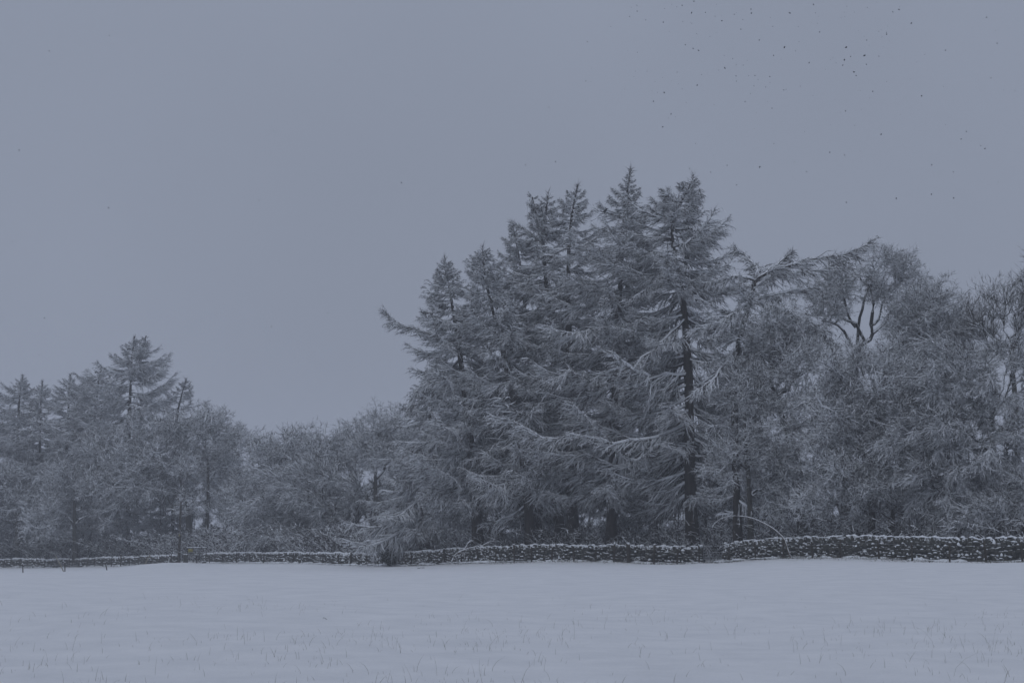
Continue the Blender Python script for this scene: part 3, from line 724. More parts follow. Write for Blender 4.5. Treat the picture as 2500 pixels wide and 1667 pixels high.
broadleaf('dense fan-shaped tree crown beside the open-crowned tree', [[(2240, 800, 8), (2245, 860, 11), (2252, 1000, 16), (2255, 1345, 24)]], 104,
          [(2260, 765, 85, 58), (2310, 810, 60, 58), (2225, 810, 60, 50), (2270, 855, 95, 55)], n=78, size=0.95, group=GB,
          limbs=[[(2240, 800, 7), (2233, 765, 5), (2250, 735, 3), (2262, 710, 2)], [(2242, 790, 6), (2270, 770, 5), (2300, 775, 3)]])
broadleaf('big dome of frosted twigs above the highest stretch of wall', [[(2130, 1120, 12), (2128, 1200, 17), (2130, 1345, 24)], [(2175, 1180, 9), (2180, 1345, 15)]], 97,
          [(2130, 955, 145, 105), (2040, 1040, 105, 95), (2200, 1050, 125, 115), (2100, 1150, 135, 85), (2060, 1230, 115, 65), (2180, 1230, 100, 60)], n=165, size=1.1, group=GB)
broadleaf('drooping tree with long combed strands of snowy twigs over the wall', [[(2420, 1000, 13), (2430, 1120, 18), (2440, 1345, 26)], [(2330, 1180, 8), (2335, 1345, 14)]], 94,
          [(2330, 930, 115, 95), (2440, 940, 125, 115), (2280, 1070, 115, 85), (2400, 1100, 145, 105), (2300, 1180, 115, 65), (2480, 1200, 95, 85), (2380, 1240, 100, 50)], n=250, size=0.95, group=GB, sweep=(-0.35, -0.35, -0.20), gnarl=0.06, style='comb')
broadleaf('bare upright-twigged tree with little snow, highest beside the frame edge', [[(2470, 840, 9), (2478, 950, 14), (2490, 1345, 24)]], 101,
          [(2465, 760, 95, 75), (2540, 750, 70, 110), (2400, 805, 60, 50), (2480, 840, 115, 65)], n=84, size=1.05, group=GB, sweep=(0, 0, 0.6), gnarl=0.08, style='upright', fork=0.55)
broadleaf('leaning bush with pale stems hanging over the last stretch of wall', [[(2490, 1230, 6), (2500, 1345, 11)], [(2410, 1270, 5), (2415, 1345, 9)]], 91,
          [(2470, 1240, 75, 55), (2540, 1200, 60, 80), (2390, 1270, 65, 40)], n=52, size=0.95, group=GB, sweep=(-0.2, -0.2, -0.3), name='leaning_bush', style='comb')
broadleaf('leafless thicket tree standing between the bent-tipped larch and the crooked tree', [[(1760, 1180, 6), (1765, 1345, 13)], [(1725, 1200, 5), (1722, 1345, 11)]], 117,
          [(1750, 1010, 65, 75), (1740, 1120, 75, 85), (1790, 1220, 85, 65), (1730, 1230, 65, 65)], n=95, size=1.1, group=GB)
broadleaf('twiggy low tree in the shade behind the bent-tipped larch', [[(1600, 1220, 6), (1604, 1345, 12)]], 123, [(1600, 1150, 85, 95), (1560, 1250, 75, 65)], n=62, size=1.2, group=GB)
broadleaf('twiggy low tree in the dark between the straight-stemmed and pale larches', [[(1220, 1230, 6), (1224, 1345, 12)]], 127, [(1220, 1150, 95, 95), (1130, 1230, 85, 75), (1310, 1240, 85, 65)], n=85, size=1.3, group=GB)

# --- the wood behind, too dense to tell apart
def woodland(label, u0, u1, dd0, dd1, n, hmin, hmax, fine, tw, loc_u):
    g = Geo()
    u = rng.uniform(u0, u1, n); Yv = Dw(u) + rng.uniform(dd0, dd1, n)
    x = (u - 1250) / F * Yv
    z = gz(x, Yv)
    H = rng.uniform(hmin, hmax, n)
    t = np.linspace(0, 1, 6)[None]
    P = np.stack([x[:, None] + rng.normal(0, 0.05, (n, 1)) * H[:, None] * t, Yv[:, None] + rng.normal(0, 0.05, (n, 1)) * H[:, None] * t, z[:, None] - 0.1 + H[:, None] * t], 2)
    P[:, 1:] += rng.normal(0, 0.12, (n, 5, 3))
    g.tubes(P, (0.010 * H + 0.02)[:, None] * (1 - 0.85 * t), 4, True)
    k = n * 13
    idx = rng.integers(0, n, k); tt = rng.uniform(0.12, 0.97, k)
    A0, T0 = on_path(P, idx, tt)
    d = unit(unit(rng.standard_normal((k, 3)) * [1, 1, 0.4]) + [0, 0, 0.35])
    l2 = rng.uniform(0.10, 0.30, k) * H[idx] * (1.15 - tt)
    t2 = np.linspace(0, 1, 4)[None, :, None]
    S = A0[:, None] + d[:, None] * l2[:, None, None] * t2
    S[:, 1:] += rng.normal(0, 0.08, (k, 3, 3)) * l2[:, None, None]
    g.tubes(S, np.array([1.6, 1.1, .7, 0])[None] * (0.02 + 0.006 * l2[:, None]), 3, True)
    twigs_on(g, S, fine, 0.3, 1.2, tw, fwd=0.6, side=0.8, up=0.1)
    o = link('woodland', g.mesh('woodland'), M['wood_mass'])
    return tag(o, label, 'woodland', kind='stuff')
woodland('dim tangle of bare trunks and twigs behind the larches and the bushes', 950, 2750, 16, 60, 170, 5, 13, 95000, 0.030, 1700)
woodland('hazy tangle of bare trunks and twigs behind the far stand', -250, 960, 14, 45, 120, 6, 14, 80000, 0.040, 350)
def undergrowth(label, u0, u1, d0, d1, n, tw, h):
    g = Geo()
    u = rng.uniform(u0, u1, n); Yv = Dw(u) + rng.uniform(d0, d1, n); x = (u - 1250) / F * Yv
    a = np.stack([x, Yv, gz(x, Yv) - 0.05], 1)
    H = rng.uniform(0.4, 1, n) * h
    d = rng.normal(0, 0.85, (n, 2))
    t = np.linspace(0, 1, 4)[None]
    P = np.stack([a[:, :1] + d[:, :1] * H[:, None] * t ** 1.5, a[:, 1:2] + d[:, 1:] * H[:, None] * t ** 1.5, a[:, 2:] + H[:, None] * (t - 0.15 * t ** 3)], 2)
    g.tubes(P, np.array([1.2, 1, .7, 0])[None] * np.full((n, 1), tw), 3, True)
    twigs_on(g, P, n * 16, 0.2, 0.9, tw * 1.2, fwd=0.7, side=0.7)
    return tag(link('undergrowth', g.mesh('undergrowth'), M['wood_mass']), label, 'undergrowth', kind='stuff')
undergrowth('bare brambles and shoots along the back of the clump\'s wall', 930, 2600, 3.0, 26, 4600, 0.017, 3.4)
undergrowth('bare brambles and shoots along the back of the hazy wall', -80, 930, 3.0, 22, 3600, 0.026, 5.0)
print('tris after trees', TRIS)

# ------------------------------------------------------------------ drystone walls
def rounded_block(seed):
    r = np.random.default_rng(seed)
    v = []; idx = {}
    faces = []
    def vid(p):
        k = tuple(np.round(p, 3))
        if k not in idx: idx[k] = len(v); v.append(np.array(p, float))
        return idx[k]
    for ax in range(3):
        for sg in (-1, 1):
            b1, b2 = (ax + 1) % 3, (ax + 2) % 3
            for i in range(2):
                for j in range(2):
                    c = []
                    for (di, dj) in ((0, 0), (1, 0), (1, 1), (0, 1)):
                        p = [0, 0, 0]; p[ax] = sg; p[b1] = -1 + i + di; p[b2] = -1 + j + dj
                        c.append(vid(p))
                    faces.append(c if sg > 0 else c[::-1])
    V = np.array(v)
    sph = unit(V) * 1.15
    V = V * 0.45 + sph * 0.55
    V += r.normal(0, 0.09, V.shape)
    return V * 0.5, np.array(faces)
BLOCKS = [rounded_block(k) for k in range(8)]
BLOCK_ME = []
for V, fc in BLOCKS:
    g = Geo(); g.add(V, f4=fc); me = g.mesh('stone'); me.materials.append(M['stone']); BLOCK_ME.append(me)
LUMP_V = unit(np.array([[math.cos(a) * math.cos(e), math.sin(a) * math.cos(e), math.sin(e)] for e in (-0.3, 0.35) for a in np.arange(6) * math.pi / 3] + [[0, 0, 1.0]]))
LUMP_F = [[i, (i + 1) % 6, 6 + (i + 1) % 6] for i in range(6)] + [[i, 6 + (i + 1) % 6, 6 + i] for i in range(6)] + [[6 + i, 6 + (i + 1) % 6, 12] for i in range(6)]
LUMP_F = np.array(LUMP_F)
HU = [0, 400, 800, 1000, 1200, 1400, 1700, 1900, 2100, 2500]
HV = [1.12, 1.10, 1.10, 1.16, 1.24, 1.26, 1.26, 1.32, 1.40, 1.44]
def wall(label, u0, u1, single, big=1.0, sag=0.06):
    us = np.linspace(u0, u1, 400)
    xs = np.array([WX(u, Dw(u)) for u in us]); ys = Dw(us)
    ln = np.concatenate([[0], np.cumsum(np.hypot(np.diff(xs), np.diff(ys)))])
    Lw = ln[-1]
    root = thing('drystone_wall', label, 'wall', (xs[0], ys[0], float(gz(xs[0], ys[0]))), 'drystone walls round the wood')
    loc = np.array(root.location)
    def at(sv):
        u = np.interp(sv, ln, us); x = np.interp(sv, ln, xs); y = np.interp(sv, ln, ys)
        e = 0.3
        tx = np.interp(sv + e, ln, xs) - np.interp(sv - e, ln, xs); ty = np.interp(sv + e, ln, ys) - np.interp(sv - e, ln, ys)
        a = math.atan2(ty, tx)
        return u, x, y, float(gz(x, y)), a
    core = Geo(); lumps = Geo(); rest = Geo()
    stones = []                                        # (centre, size, angle about z, lean, block)
    # hearting behind the face stones
    ns = max(2, int(Lw / 1.5))
    for k in range(ns):
        u, x, y, z, a = at((k + 0.5) * Lw / ns)
        box(core, (x, y, z - 0.2), Lw / ns + 0.02, 0.34, np.interp(u, HU, HV) * 0.72 + 0.2, a)
    def lump(p, sx, sy, sz, a):
        v = LUMP_V * np.array([sx, sy, sz]) * rng.uniform(0.8, 1.2, 3)
        v = v + rng.normal(0, 0.08, v.shape) * np.array([sx, sy, sz])
        ca, sa = math.cos(a), math.sin(a)
        v = np.stack([v[:, 0] * ca - v[:, 1] * sa, v[:, 0] * sa + v[:, 1] * ca, v[:, 2]], 1) + p
        lumps.add(v, f3=LUMP_F)
    zrel = 0.0; course = 0
    body = 0.74
    while zrel < body:
        ch = rng.uniform(0.13, 0.19) * big
        sv = rng.uniform(-0.2, 0)
        while sv < Lw:
            w = rng.uniform(0.16, 0.44) * big
            u, x, y, z, a = at(min(max(sv + w / 2, 0), Lw))
            Ht = np.interp(u, HU, HV) * (1 + sag * vnoise(sv, 0, 0.35, 5))
            zz = z - 0.04 + (zrel + ch / 2) * Ht + rng.normal(0, 0.06) + 0.05 * vnoise(sv, zrel * 3, 0.9, 6)
            nrm = np.array([math.sin(a), -math.cos(a)])
            if nrm[1] > 0: nrm = -nrm                    # towards the field
            jut = 0.10 * (1 - zrel) + rng.uniform(0.02, 0.13)
            c = np.array([x + nrm[0] * jut, y + nrm[1] * jut, zz])
            hh = ch * Ht * rng.uniform(0.75, 1.25)
            stones.append((c, (w * 1.02, 0.30, hh), a, rng.normal(0, 0.16), int(rng.integers(8))))
            if rng.uniform() < 0.34 + 0.55 * vnoise(sv, zrel * 3, 0.8, 8):
                lump(np.array([c[0] + nrm[0] * 0.13, c[1] + nrm[1] * 0.13, zz + hh * 0.42 + 0.01]), w * rng.uniform(0.12, 0.5), 0.09, rng.gamma(2.5, 0.020) * big, a + rng.normal(0, .2))
            sv += w
        zrel += ch; course += 1
    # cope stones leaning along the top
    sv = 0.0
    while sv < Lw:
        w = rng.uniform(0.14, 0.30) * big
        u, x, y, z, a = at(min(sv, Lw))
        Ht = np.interp(u, HU, HV) * (1 + sag * vnoise(sv, 0, 0.35, 5))
        hc = Ht * rng.uniform(0.22, 0.33)
        c = np.array([x, y, z + Ht * 0.70 + hc / 2])
        stones.append((c, (w * 0.95, 0.42 + rng.uniform(-.05, .08), hc * 1.15), a, -0.45 + rng.normal(0, 0.18), int(rng.integers(8))))
        lump(c + np.array([0.0, -0.05, hc * 0.52]), w * rng.uniform(0.5, 1.0), 0.22, rng.uniform(0.04, 0.11) * big, a)
        if rng.uniform() < 0.5: lump(c + np.array([rng.normal(0, .05), -0.2, hc * 0.30]), w * 0.35, 0.07, 0.05 * big, a)
        sv += w
    # loose snow banked at the foot
    sv = 0.0
    while sv < Lw:
        w = rng.uniform(0.3, 0.9)
        u, x, y, z, a = at(min(sv, Lw))
        nrm = np.array([math.sin(a), -math.cos(a)]);
        if nrm[1] > 0: nrm = -nrm
        if rng.uniform() < 0.8:
            lump(np.array([x + nrm[0] * 0.40, y + nrm[1] * 0.40, z + 0.02]), w, 0.35, rng.uniform(0.03, 0.14), a)
        sv += w * 1.2
    part('core', core, M['rubble'], root)
    order = sorted(range(len(stones)), key=lambda i: -(stones[i][1][0] * stones[i][1][2]) / (np.hypot(*stones[i][0][:2]) ** 2))
    singles = set(order[:single])
    for i, (c, sz, a, lean, bk) in enumerate(stones):
        if i in singles:
            o = bpy.data.objects.new('stone', BLOCK_ME[bk]); COL.objects.link(o); o.parent = root
            o.location = [float(q_) for q_ in (c - loc)]
            o.rotation_euler = (0, lean, a); o.scale = sz
        else:
            V, fc = BLOCKS[bk]
            v = V * np.array(sz)
            cl, sl = math.cos(lean), math.sin(lean)
            v = np.stack([v[:, 0] * cl + v[:, 2] * sl, v[:, 1], -v[:, 0] * sl + v[:, 2] * cl], 1)
            ca, sa = math.cos(a), math.sin(a)
            rest.add(np.stack([v[:, 0] * ca - v[:, 1] * sa, v[:, 0] * sa + v[:, 1] * ca, v[:, 2]], 1) + c, f4=fc)
    if rest.n:
        o = part('stonework', rest, M['stone'], root); o['kind'] = 'stuff'
    o = part('lying_snow', lumps, M['snow'], root, True); o['kind'] = 'stuff'
    return root
wall('tall drystone wall with leaning snow-capped cope stones running on past the bent sapling', 1772, 2620, 300)
wall('dark drystone wall in front of the larch clump, ending at the metal gate', 962, 1714, 300)
wall('low far drystone wall under the arching bush, half buried in snow', 500, 962, 0, 1.5)
wall('hazy farthest drystone wall under the far stand of larches', -120, 432, 0, 1.7)

# ------------------------------------------------------------------ fences
def fence(label, us, gap, heights, thick, wires=(0.35, 0.65, 0.95), H=1.15):
    p0 = ground(us[0], Dw(us[0]) - gap)
    root = thing('wire_fence', label, 'fence', p0)
    tops = []
    for k, u in enumerate(us):
        Yp = Dw(u) - gap
        p = ground(u, Yp)
        g = Geo()
        h = heights.get(u, H) * rng.uniform(0.95, 1.06); w = thick.get(u, 0.12)
        lx, ly = rng.normal(0, 0.04), rng.normal(0, 0.03)
        n = 7
        ang = np.arange(n) * 2 * math.pi / n
        Q = np.array([[p[0] + lx * t, Yp + ly * t, p[2] - 0.1 + (h + 0.1) * t] for t in np.linspace(0, 1, 4)])
        g.tubes(Q[None], np.array([[w / 2] * 3 + [w / 2 * 0.96]]), n, False)
        base = g.n - n
        g.add([Q[-1] + [0, 0, 0.012]])
        g.f3.append(np.array([[base + i, base + (i + 1) % n, g.n - 1] for i in range(n)]))
        part('post', g, M['post'], root)
        s_ = Geo(); v = LUMP_V * np.array([w * 0.55, w * 0.55, 0.045]) + Q[-1] + [0, 0, 0.02]
        s_.add(v, f3=LUMP_F)
        part('snow_cap', s_, M['snow'], root, True)
        tops.append((p, h, lx))
    for f_ in wires:
        g = Geo()
        P = np.array([[p[0] + lx * f_ / h, p[1] - 0.06, p[2] + min(f_, h * 0.93)] for p, h, lx in tops])
        g.tubes(P[None], np.full((1, len(P)), 0.004), 3, False)
        part('wire', g, M['wire'], root)
    return root
fence('wire fence on widely set timber posts before the tall wall with the bent sapling', [1781, 1845, 1913, 1984, 2052, 2146, 2227, 2318, 2408, 2496], 0.9, {1913: 1.3, 2052: 1.25, 2408: 1.35}, {2408: 0.15, 2146: 0.13, 2052: 0.12})
fence('wire fence with some stout gateposts before the dark wall of the larch clump', [1005, 1047, 1085, 1126, 1166, 1211, 1256, 1298, 1347, 1401, 1454, 1499, 1535, 1596, 1653, 1707], 0.9,
      {1499: 1.5, 1535: 1.45, 1596: 1.4, 1256: 1.35, 1085: 1.35, 1707: 1.4}, {1535: 0.30, 1596: 0.19, 1256: 0.17, 1085: 0.15, 1499: 0.16, 1298: 0.14})
fence('wire fence of thin snow-tipped posts before the low half-buried wall', [481, 512, 544, 578, 609, 644, 680, 716, 750, 788, 827, 856, 896, 933], 1.2, {856: 1.3, 933: 1.4}, {856: 0.20}, H=1.10)
fence('hazy wire fence before the farthest wall', [-30, 10, 50, 67, 81, 109, 140, 170, 194, 213, 231, 252, 273, 295, 316, 338, 358, 390, 418], 1.5, {295: 1.6, 418: 1.35}, {295: 0.16}, H=1.10)

def stick(name, label, cat, pts, Y, r0, r1, mat, sides=6, group=None, tip=False, foot=True):
    """a single pole or branch along photo points at distance Y (or per-point distance)"""
    P = np.array([W(p[0], p[1], p[2] if len(p) > 2 else Y) for p in pts])
    if foot:
        zf = float(gz(P[0, 0], P[0, 1])); P[:, 2] += (zf - 0.08) - P[0, 2]
    t0 = np.linspace(0, 1, len(P)); t1 = np.linspace(0, 1, max(6, len(P) * 2))
    Q = np.stack([np.interp(t1, t0, P[:, k]) for k in range(3)], 1)
    g = Geo(); g.tubes(Q[None], np.linspace(r0, r1, len(t1))[None], sides, True)
    root = thing(name, label, cat, Q[0], group)
    part('stem' if 'branch' in name or 'sapling' in name else 'shaft', g, mat, root)
    return root, Q
# old posts out in the snow on the far side
for lab, u, top, lean in [('lone short post standing in the open snow, farthest from the gateway', 58, 22, (-2, 0)), ('short upright post at the foot of the slanting strut', 160, 22, (-1, 0)), ('short post leaning over in the open snow before the hazy wall', 263, 19, (-6, 0))]:
    Y = 150.0
    p = ground(u, Y)
    h = top * Y / F
    root = thing('field_post', lab, 'post', p, 'old posts in the open snow')
    g = Geo(); g.tubes(np.array([[p + [0, 0, -0.2], p + [lean[0] * Y / F * 0.5, 0, h * 0.5], p + [lean[0] * Y / F, 0, h]]]), np.array([[0.055, 0.055, 0.05]]), 7, False)
    part('shaft', g, M['post'], root)
    g = Geo(); g.add(LUMP_V * [0.07, 0.07, 0.05] + p + [lean[0] * Y / F, 0, h + 0.01], f3=LUMP_F)
    part('snow_cap', g, M['snow'], root, True)
p = ground(158, 150.0); tipp = p + np.array([-22, 0, 0]) * 150 / F + [0, 0, 37 * 150 / F]
g = Geo(); g.tubes(np.array([[p + [0, 0, -0.1], (p + tipp) / 2, tipp]]), np.array([[0.055, 0.055, 0.05]]), 7, False)
root = thing('slanting_strut', 'long pole slanting up from the foot of a short post in the snow', 'pole', p)
part('shaft', g, M['pale_post'], root)
g = Geo(); g.tubes(np.array([[ground(60, 151) + [0, 0, .75], ground(105, 151) + [0, 0, .55], ground(158, 151) + [0, 0, .78]]]), np.full((1, 3), 0.012), 4, False)
root = thing('slack_wire', 'slack snowy wire hanging between the lone short post and the strut', 'wire', ground(60, 151)); part('strand', g, M['wire'], root)
p = ground(352, 172.0); tipp = p + np.array([14, 0, 0]) * 172 / F + [0, 0, 28 * 172 / F]
g = Geo(); g.tubes(np.array([[p + [0, 0, -0.1], (p + tipp) / 2, tipp]]), np.array([[0.07, 0.065, 0.06]]), 7, False)
root = thing('pale_leaning_stake', 'pale yellowish stake leaning before the hazy wall near the snow bank', 'stake', p); part('shaft', g, M['pale_post'], root)

# tall pole by the gateway
Y = Dw(437) - 2.0; p = ground(437, Y); h = 150 * Y / F
root = thing('timber_pole', 'tall dark timber pole beside the stone gatepost', 'pole', p)
g = Geo(); g.tubes(np.array([[p + [0, 0, -0.3], p + [0, 0, h * 0.15], p + [0.02, 0, h * 0.5], p + [0.03, 0, h]]]), np.array([[0.19, 0.17, 0.15, 0.11]]), 12, False)
part('shaft', g, M['post'], root, True)
g = Geo(); box(g, p + [0.03, -0.14, h * 0.94], 1.5, 0.10, 0.12); part('crossarm', g, M['post'], root)
for dx in (-0.6, 0.65):
    g = Geo(); g.tubes(np.array([[p + [dx, -0.14, h * 0.94 + 0.12], p + [dx, -0.14, h * 0.94 + 0.2], p + [dx, -0.14, h * 0.94 + 0.3]]]), np.array([[0.03, 0.06, 0.04]]), 8, False)
    part('insulator', g, M['metal'], root)
g = Geo(); box(g, p + [0.0, -0.175, h * 0.44], 0.16, 0.02, 0.30); part('plate', g, M['yellow'], root)
# stone gatepost
p = ground(454, Y); g = Geo()
hgp = 1.22
V, fc = BLOCKS[2]
ring = np.array([[sx * (0.29 - 0.05 * t) + 0.03 * math.sin(7 * t + sx * 2), sy * 0.2, t * hgp] for t in np.linspace(0, 1, 6) for sx, sy in ((-1, -1), (-.4, -1.2), (.5, -1.15), (1, -1), (1, 1), (-1, 1))]) + p + [-0.02, 0, -0.1]
ring += rng.normal(0, 0.012, ring.shape)
g.add(ring, f4=[(i * 6 + k, i * 6 + (k + 1) % 6, (i + 1) * 6 + (k + 1) % 6, (i + 1) * 6 + k) for i in range(5) for k in range(6)])
g.f4.append(np.array([[30, 31, 32, 33], [30, 33, 34, 35]]))
root = thing('stone_gatepost', 'squat grey stone gatepost with a flat cap of snow', 'gatepost', p)
part('block', g, M['stone'], root)
g = Geo(); g.add(LUMP_V * [0.33, 0.25, 0.10] + p + [-0.02, 0, hgp - 0.06], f3=LUMP_F); part('snow_cap', g, M['snow'], root, True)
# timber gate beyond the wall
def rail_gate(name, label, ua, ub, Y, rails, mat, rw, zoff, posts=True, braces=()):
    pa, pb = ground(ua, Y), ground(ub, Y)
    root = thing(name, label, 'gate', pa)
    zb = max(pa[2], pb[2]) + zoff
    for f_ in rails:
        g = Geo(); g.tubes(np.array([[[pa[0], Y, zb + f_], [(pa[0] + pb[0]) / 2, Y, zb + f_], [pb[0], Y, zb + f_]]]), np.full((1, 3), rw), 6, False)
        part('rail', g, mat, root)
    if posts:
        for q_ in (pa, pb):
            g = Geo(); g.tubes(np.array([[[q_[0], Y + .05, q_[2] - 0.1], [q_[0], Y + .05, (q_[2] + zb + rails[-1]) / 2], [q_[0], Y + .05, zb + rails[-1] + 0.06]]]), np.full((1, 3), rw * 1.4), 7, False)
            part('upright', g, mat, root)
    for f0, f1 in braces:
        g = Geo(); g.tubes(np.array([[[pa[0], Y + 0.03, zb + f0], [(pa[0] + pb[0]) / 2, Y + .03, zb + (f0 + f1) / 2], [pb[0], Y + 0.03, zb + f1]]]), np.full((1, 3), rw * 0.8), 5, False)
        part('brace', g, mat, root)
    return root, pa, pb, zb
Yg = Dw(480) + 2.5
root, pa, pb, zb = rail_gate('timber_gate', 'timber rail gate topped with snow, yellow sign on it, above the gap in the wall', 457, 502, Yg, [0.75, 1.05, 1.35, 1.65], M['post'], 0.055, 0.1)
g = Geo(); g.tubes(np.array([[[pa[0] - .1, Yg, zb + 1.72], [(pa[0] + pb[0]) / 2, Yg, zb + 1.72], [pb[0] + .1, Yg, zb + 1.74]]]), np.full((1, 3), 0.06), 6, False); part('lying_snow', g, M['snow'], root, True)
g = Geo(); box(g, [pa[0] + 0.42, Yg - 0.09, zb + 1.12], 0.60, 0.03, 0.42); part('sign', g, M['yellow'], root)
root, *_ = rail_gate('rail_fence', 'short run of snowy rails carrying on from the timber gate', 504, 546, Yg + 0.5, [0.9, 1.2, 1.5], M['post'], 0.045, 0.1)
root['category'] = 'fence'
rail_gate('metal_gate', 'thin-barred metal field gate between the two walls beside the bent-tipped larch', 1718, 1768, Dw(1740) - 0.2, [0.12, 0.28, 0.44, 0.62, 0.82, 1.04, 1.14], M['metal'], 0.018, 0.05, True, [(0.12, 1.1)])

# bent sapling arching over the wall
arch = [(1931, 1356), (1927, 1345), (1922, 1331), (1914, 1306), (1900, 1292), (1884, 1279), (1854, 1263), (1830, 1254), (1805, 1251), (1789, 1250), (1759, 1257), (1743, 1271), (1738, 1282), (1740, 1291)]
root, Q = stick('bent_sapling', 'slim snow-crusted sapling bent over into an arch in front of the wall', 'sapling', arch, Dw(1925) - 1.0, 0.075, 0.009, M['sapling'], 8)
g = Geo(); twigs_on(g, Q[None], 70, 0.15, 0.8, 0.010, fwd=0.9, side=0.6, tmin=0.25); part('twigs', g, M['oak_twig'], root)

# fallen boughs against the wall
Yb = Dw(1150) - 1.6
def bough(name, label, cat, lines, Y, mat, n_tw, r=0.075):
    root = None; allp = []
    for ln_ in lines:
        P = np.array([W(a, b2, Y + (p_[0] if p_ else 0)) for a, b2, *p_ in ln_])
        t0 = np.linspace(0, 1, len(P)); t1 = np.linspace(0, 1, 9)
        allp.append(np.stack([np.interp(t1, t0, P[:, k]) for k in range(3)], 1))
    A_ = np.array(allp)
    low = A_[:, :, 2].min(); k = np.unravel_index(A_[:, :, 2].argmin(), A_.shape[:2]); q_ = A_[k]
    A_[:, :, 2] += float(gz(q_[0], q_[1])) - low
    root = thing(name, label, cat, A_[k])
    for a in A_:
        g = Geo(); g.tubes(a[None], np.linspace(r, r * 0.4, 9)[None], 6, True); part('limb', g, mat, root)
    g = Geo(); twigs_on(g, A_, n_tw, r * 2.5, r * 11, r * 0.2, fwd=0.8, side=0.7, up=0.1); part('twigs', g, M['oak_twig'], root)
    return root
bough('fallen_bough', 'broken snowy bough sprawled against the dark wall', 'branch',
      [[(1104, 1370), (1112, 1352), (1140, 1340), (1168, 1334), (1192, 1330), (1216, 1311)], [(1136, 1340), (1142, 1328), (1150, 1320), (1157, 1323)],
       [(1166, 1335), (1180, 1346), (1188, 1352), (1191, 1372)], [(1118, 1350), (1132, 1352), (1134, 1365)], [(1180, 1332), (1198, 1322), (1212, 1324)]], Yb, M['sapling'], 130)
bough('fallen_stick', 'small dark stick lying alone on the snow below the wall', 'stick', [[(1019, 1384), (1027, 1382.5), (1036, 1381.5)], [(1030, 1382.5), (1035, 1382), (1038, 1384)]], 112, M['larch_bark'], 4, 0.03)
bough('dry_stem', 'curled dry stem lying on the open snow of the field', 'stem', [[(788, 1507), (793, 1507), (797, 1511), (803, 1512)]], 26.5, M['larch_bark'], 3, 0.006)
p = ground(1197, Yb - 0.6); g = Geo()
g.tubes(np.array([[p + [0, 0, -0.1], p + [0, 0, .18], p + [0, 0, .40]]]), np.array([[0.15, 0.12, 0.115]]), 9, False); n_ = g.n; g.add([p + [0, 0, .41]]); g.f3.append(np.array([[n_ - 9 + i, n_ - 9 + (i + 1) % 9, n_] for i in range(9)]))
root = thing('tree_stump', 'short dark stump standing before the fallen bough', 'stump', p); part('stub', g, M['larch_bark'], root)
pa, pb = ground(1172, Yb - 0.9), ground(1207, Yb - 0.9)
g = Geo(); g.tubes(np.array([[pa + [0, 0, .05], (pa + pb) / 2 + [0, 0, .06], pb + [0, 0, .05]]]), np.array([[0.06, 0.06, 0.05]]), 7, True)
root = thing('fallen_rail', 'snow-dusted fallen rail lying by the stump', 'rail', pa); part('shaft', g, M['post'], root)

# ivy bush against the end of the wall
def ivy_bush(label, u, Y, w, h, n):
    p = ground(u, Y); root = thing('ivy_bush', label, 'bush', p)
    g = Geo()
    stem = np.array([[p + [0, 0, -0.1], p + [rng.normal(0, w * .3), rng.normal(0, .3), h * 0.5], p + [rng.normal(0, w * .4), rng.normal(0, .4), h * .9]] for _ in range(14)])
    g.tubes(stem, np.full((14, 3), 0.02) * [1.4, 1, .4], 4, True); part('stem', g, M['larch_bark'], root)
    d = unit(rng.standard_normal((n, 3))); rr = rng.uniform(0.3, 1, n) ** 0.5 * (1 + 0.2 * np.sin(d[:, 0] * 7 + d[:, 2] * 5))
    c = p + [0, 0, h * 0.48] + d * rr[:, None] * [w / 2, w / 2 * .7, h / 2]
    c[:, 2] = np.maximum(c[:, 2], p[2] + 0.05)
    nr_ = unit(d * 0.6 + rng.standard_normal((n, 3)) * 0.7 + [0, -0.2, 0.35])
    a = unit(np.cross(nr_, rng.standard_normal((n, 3)))); b2 = np.cross(nr_, a)
    sz = rng.uniform(0.04, 0.085, (n, 1))
    V = np.stack([c - a * sz, c - b2 * sz * .8, c + a * sz * 1.2, c + b2 * sz * .8], 1)
    g = Geo(); g.add(V.reshape(-1, 3), f4=np.arange(n * 4).reshape(n, 4)); o = part('foliage', g, M['ivy'], root); o['kind'] = 'stuff'
ivy_bush('dark evergreen bush bulging in front of the wall end beneath the skirted larch', 955, Dw(955) - 1.7, 2.2, 1.9, 5000)

# perched bird
bx = W(1478, 515, 112.7)
root = thing('perched_bird', 'dark crow-like bird perched on a bare larch branch', 'bird', bx + [0, 0, -0.13])
prof_ = [(-0.24, -0.10, 0.012), (-0.17, -0.065, 0.03), (-0.09, -0.02, 0.065), (0.0, 0.03, 0.085), (0.07, 0.085, 0.07), (0.10, 0.13, 0.05), (0.125, 0.17, 0.052), (0.15, 0.185, 0.04), (0.175, 0.18, 0.018), (0.205, 0.165, 0.003)]
pp = np.array([[bx[0] + a, bx[1], bx[2] + b2] for a, b2, _ in prof_])
g = Geo(); g.tubes(pp[None], np.array([[r_ for *_, r_ in prof_]]), 10, True); part('body', g, M['feather'], root, True)
for sgn in (-1, 1):
    g = Geo(); P3 = bx + np.array([[-0.20, sgn * 0.05, -0.075], [-0.08, sgn * 0.085, -0.01], [0.03, sgn * 0.085, 0.06], [0.05, sgn * 0.06, 0.09], [0.0, sgn * .098, 0.0], [-0.1, sgn * .09, -0.06]])
    g.add(P3, f3=[(0, 1, 5), (1, 4, 5), (1, 2, 4), (2, 3, 4)]); part('wing', g, M['feather'], root)
    g = Geo(); g.tubes(np.array([[bx + [0, sgn * .03, -0.03], bx + [0.005, sgn * .03, -.09], bx + [0.02, sgn * .03, -0.14]]]), np.full((1, 3), .008), 4, False); part('leg', g, M['feather'], root)

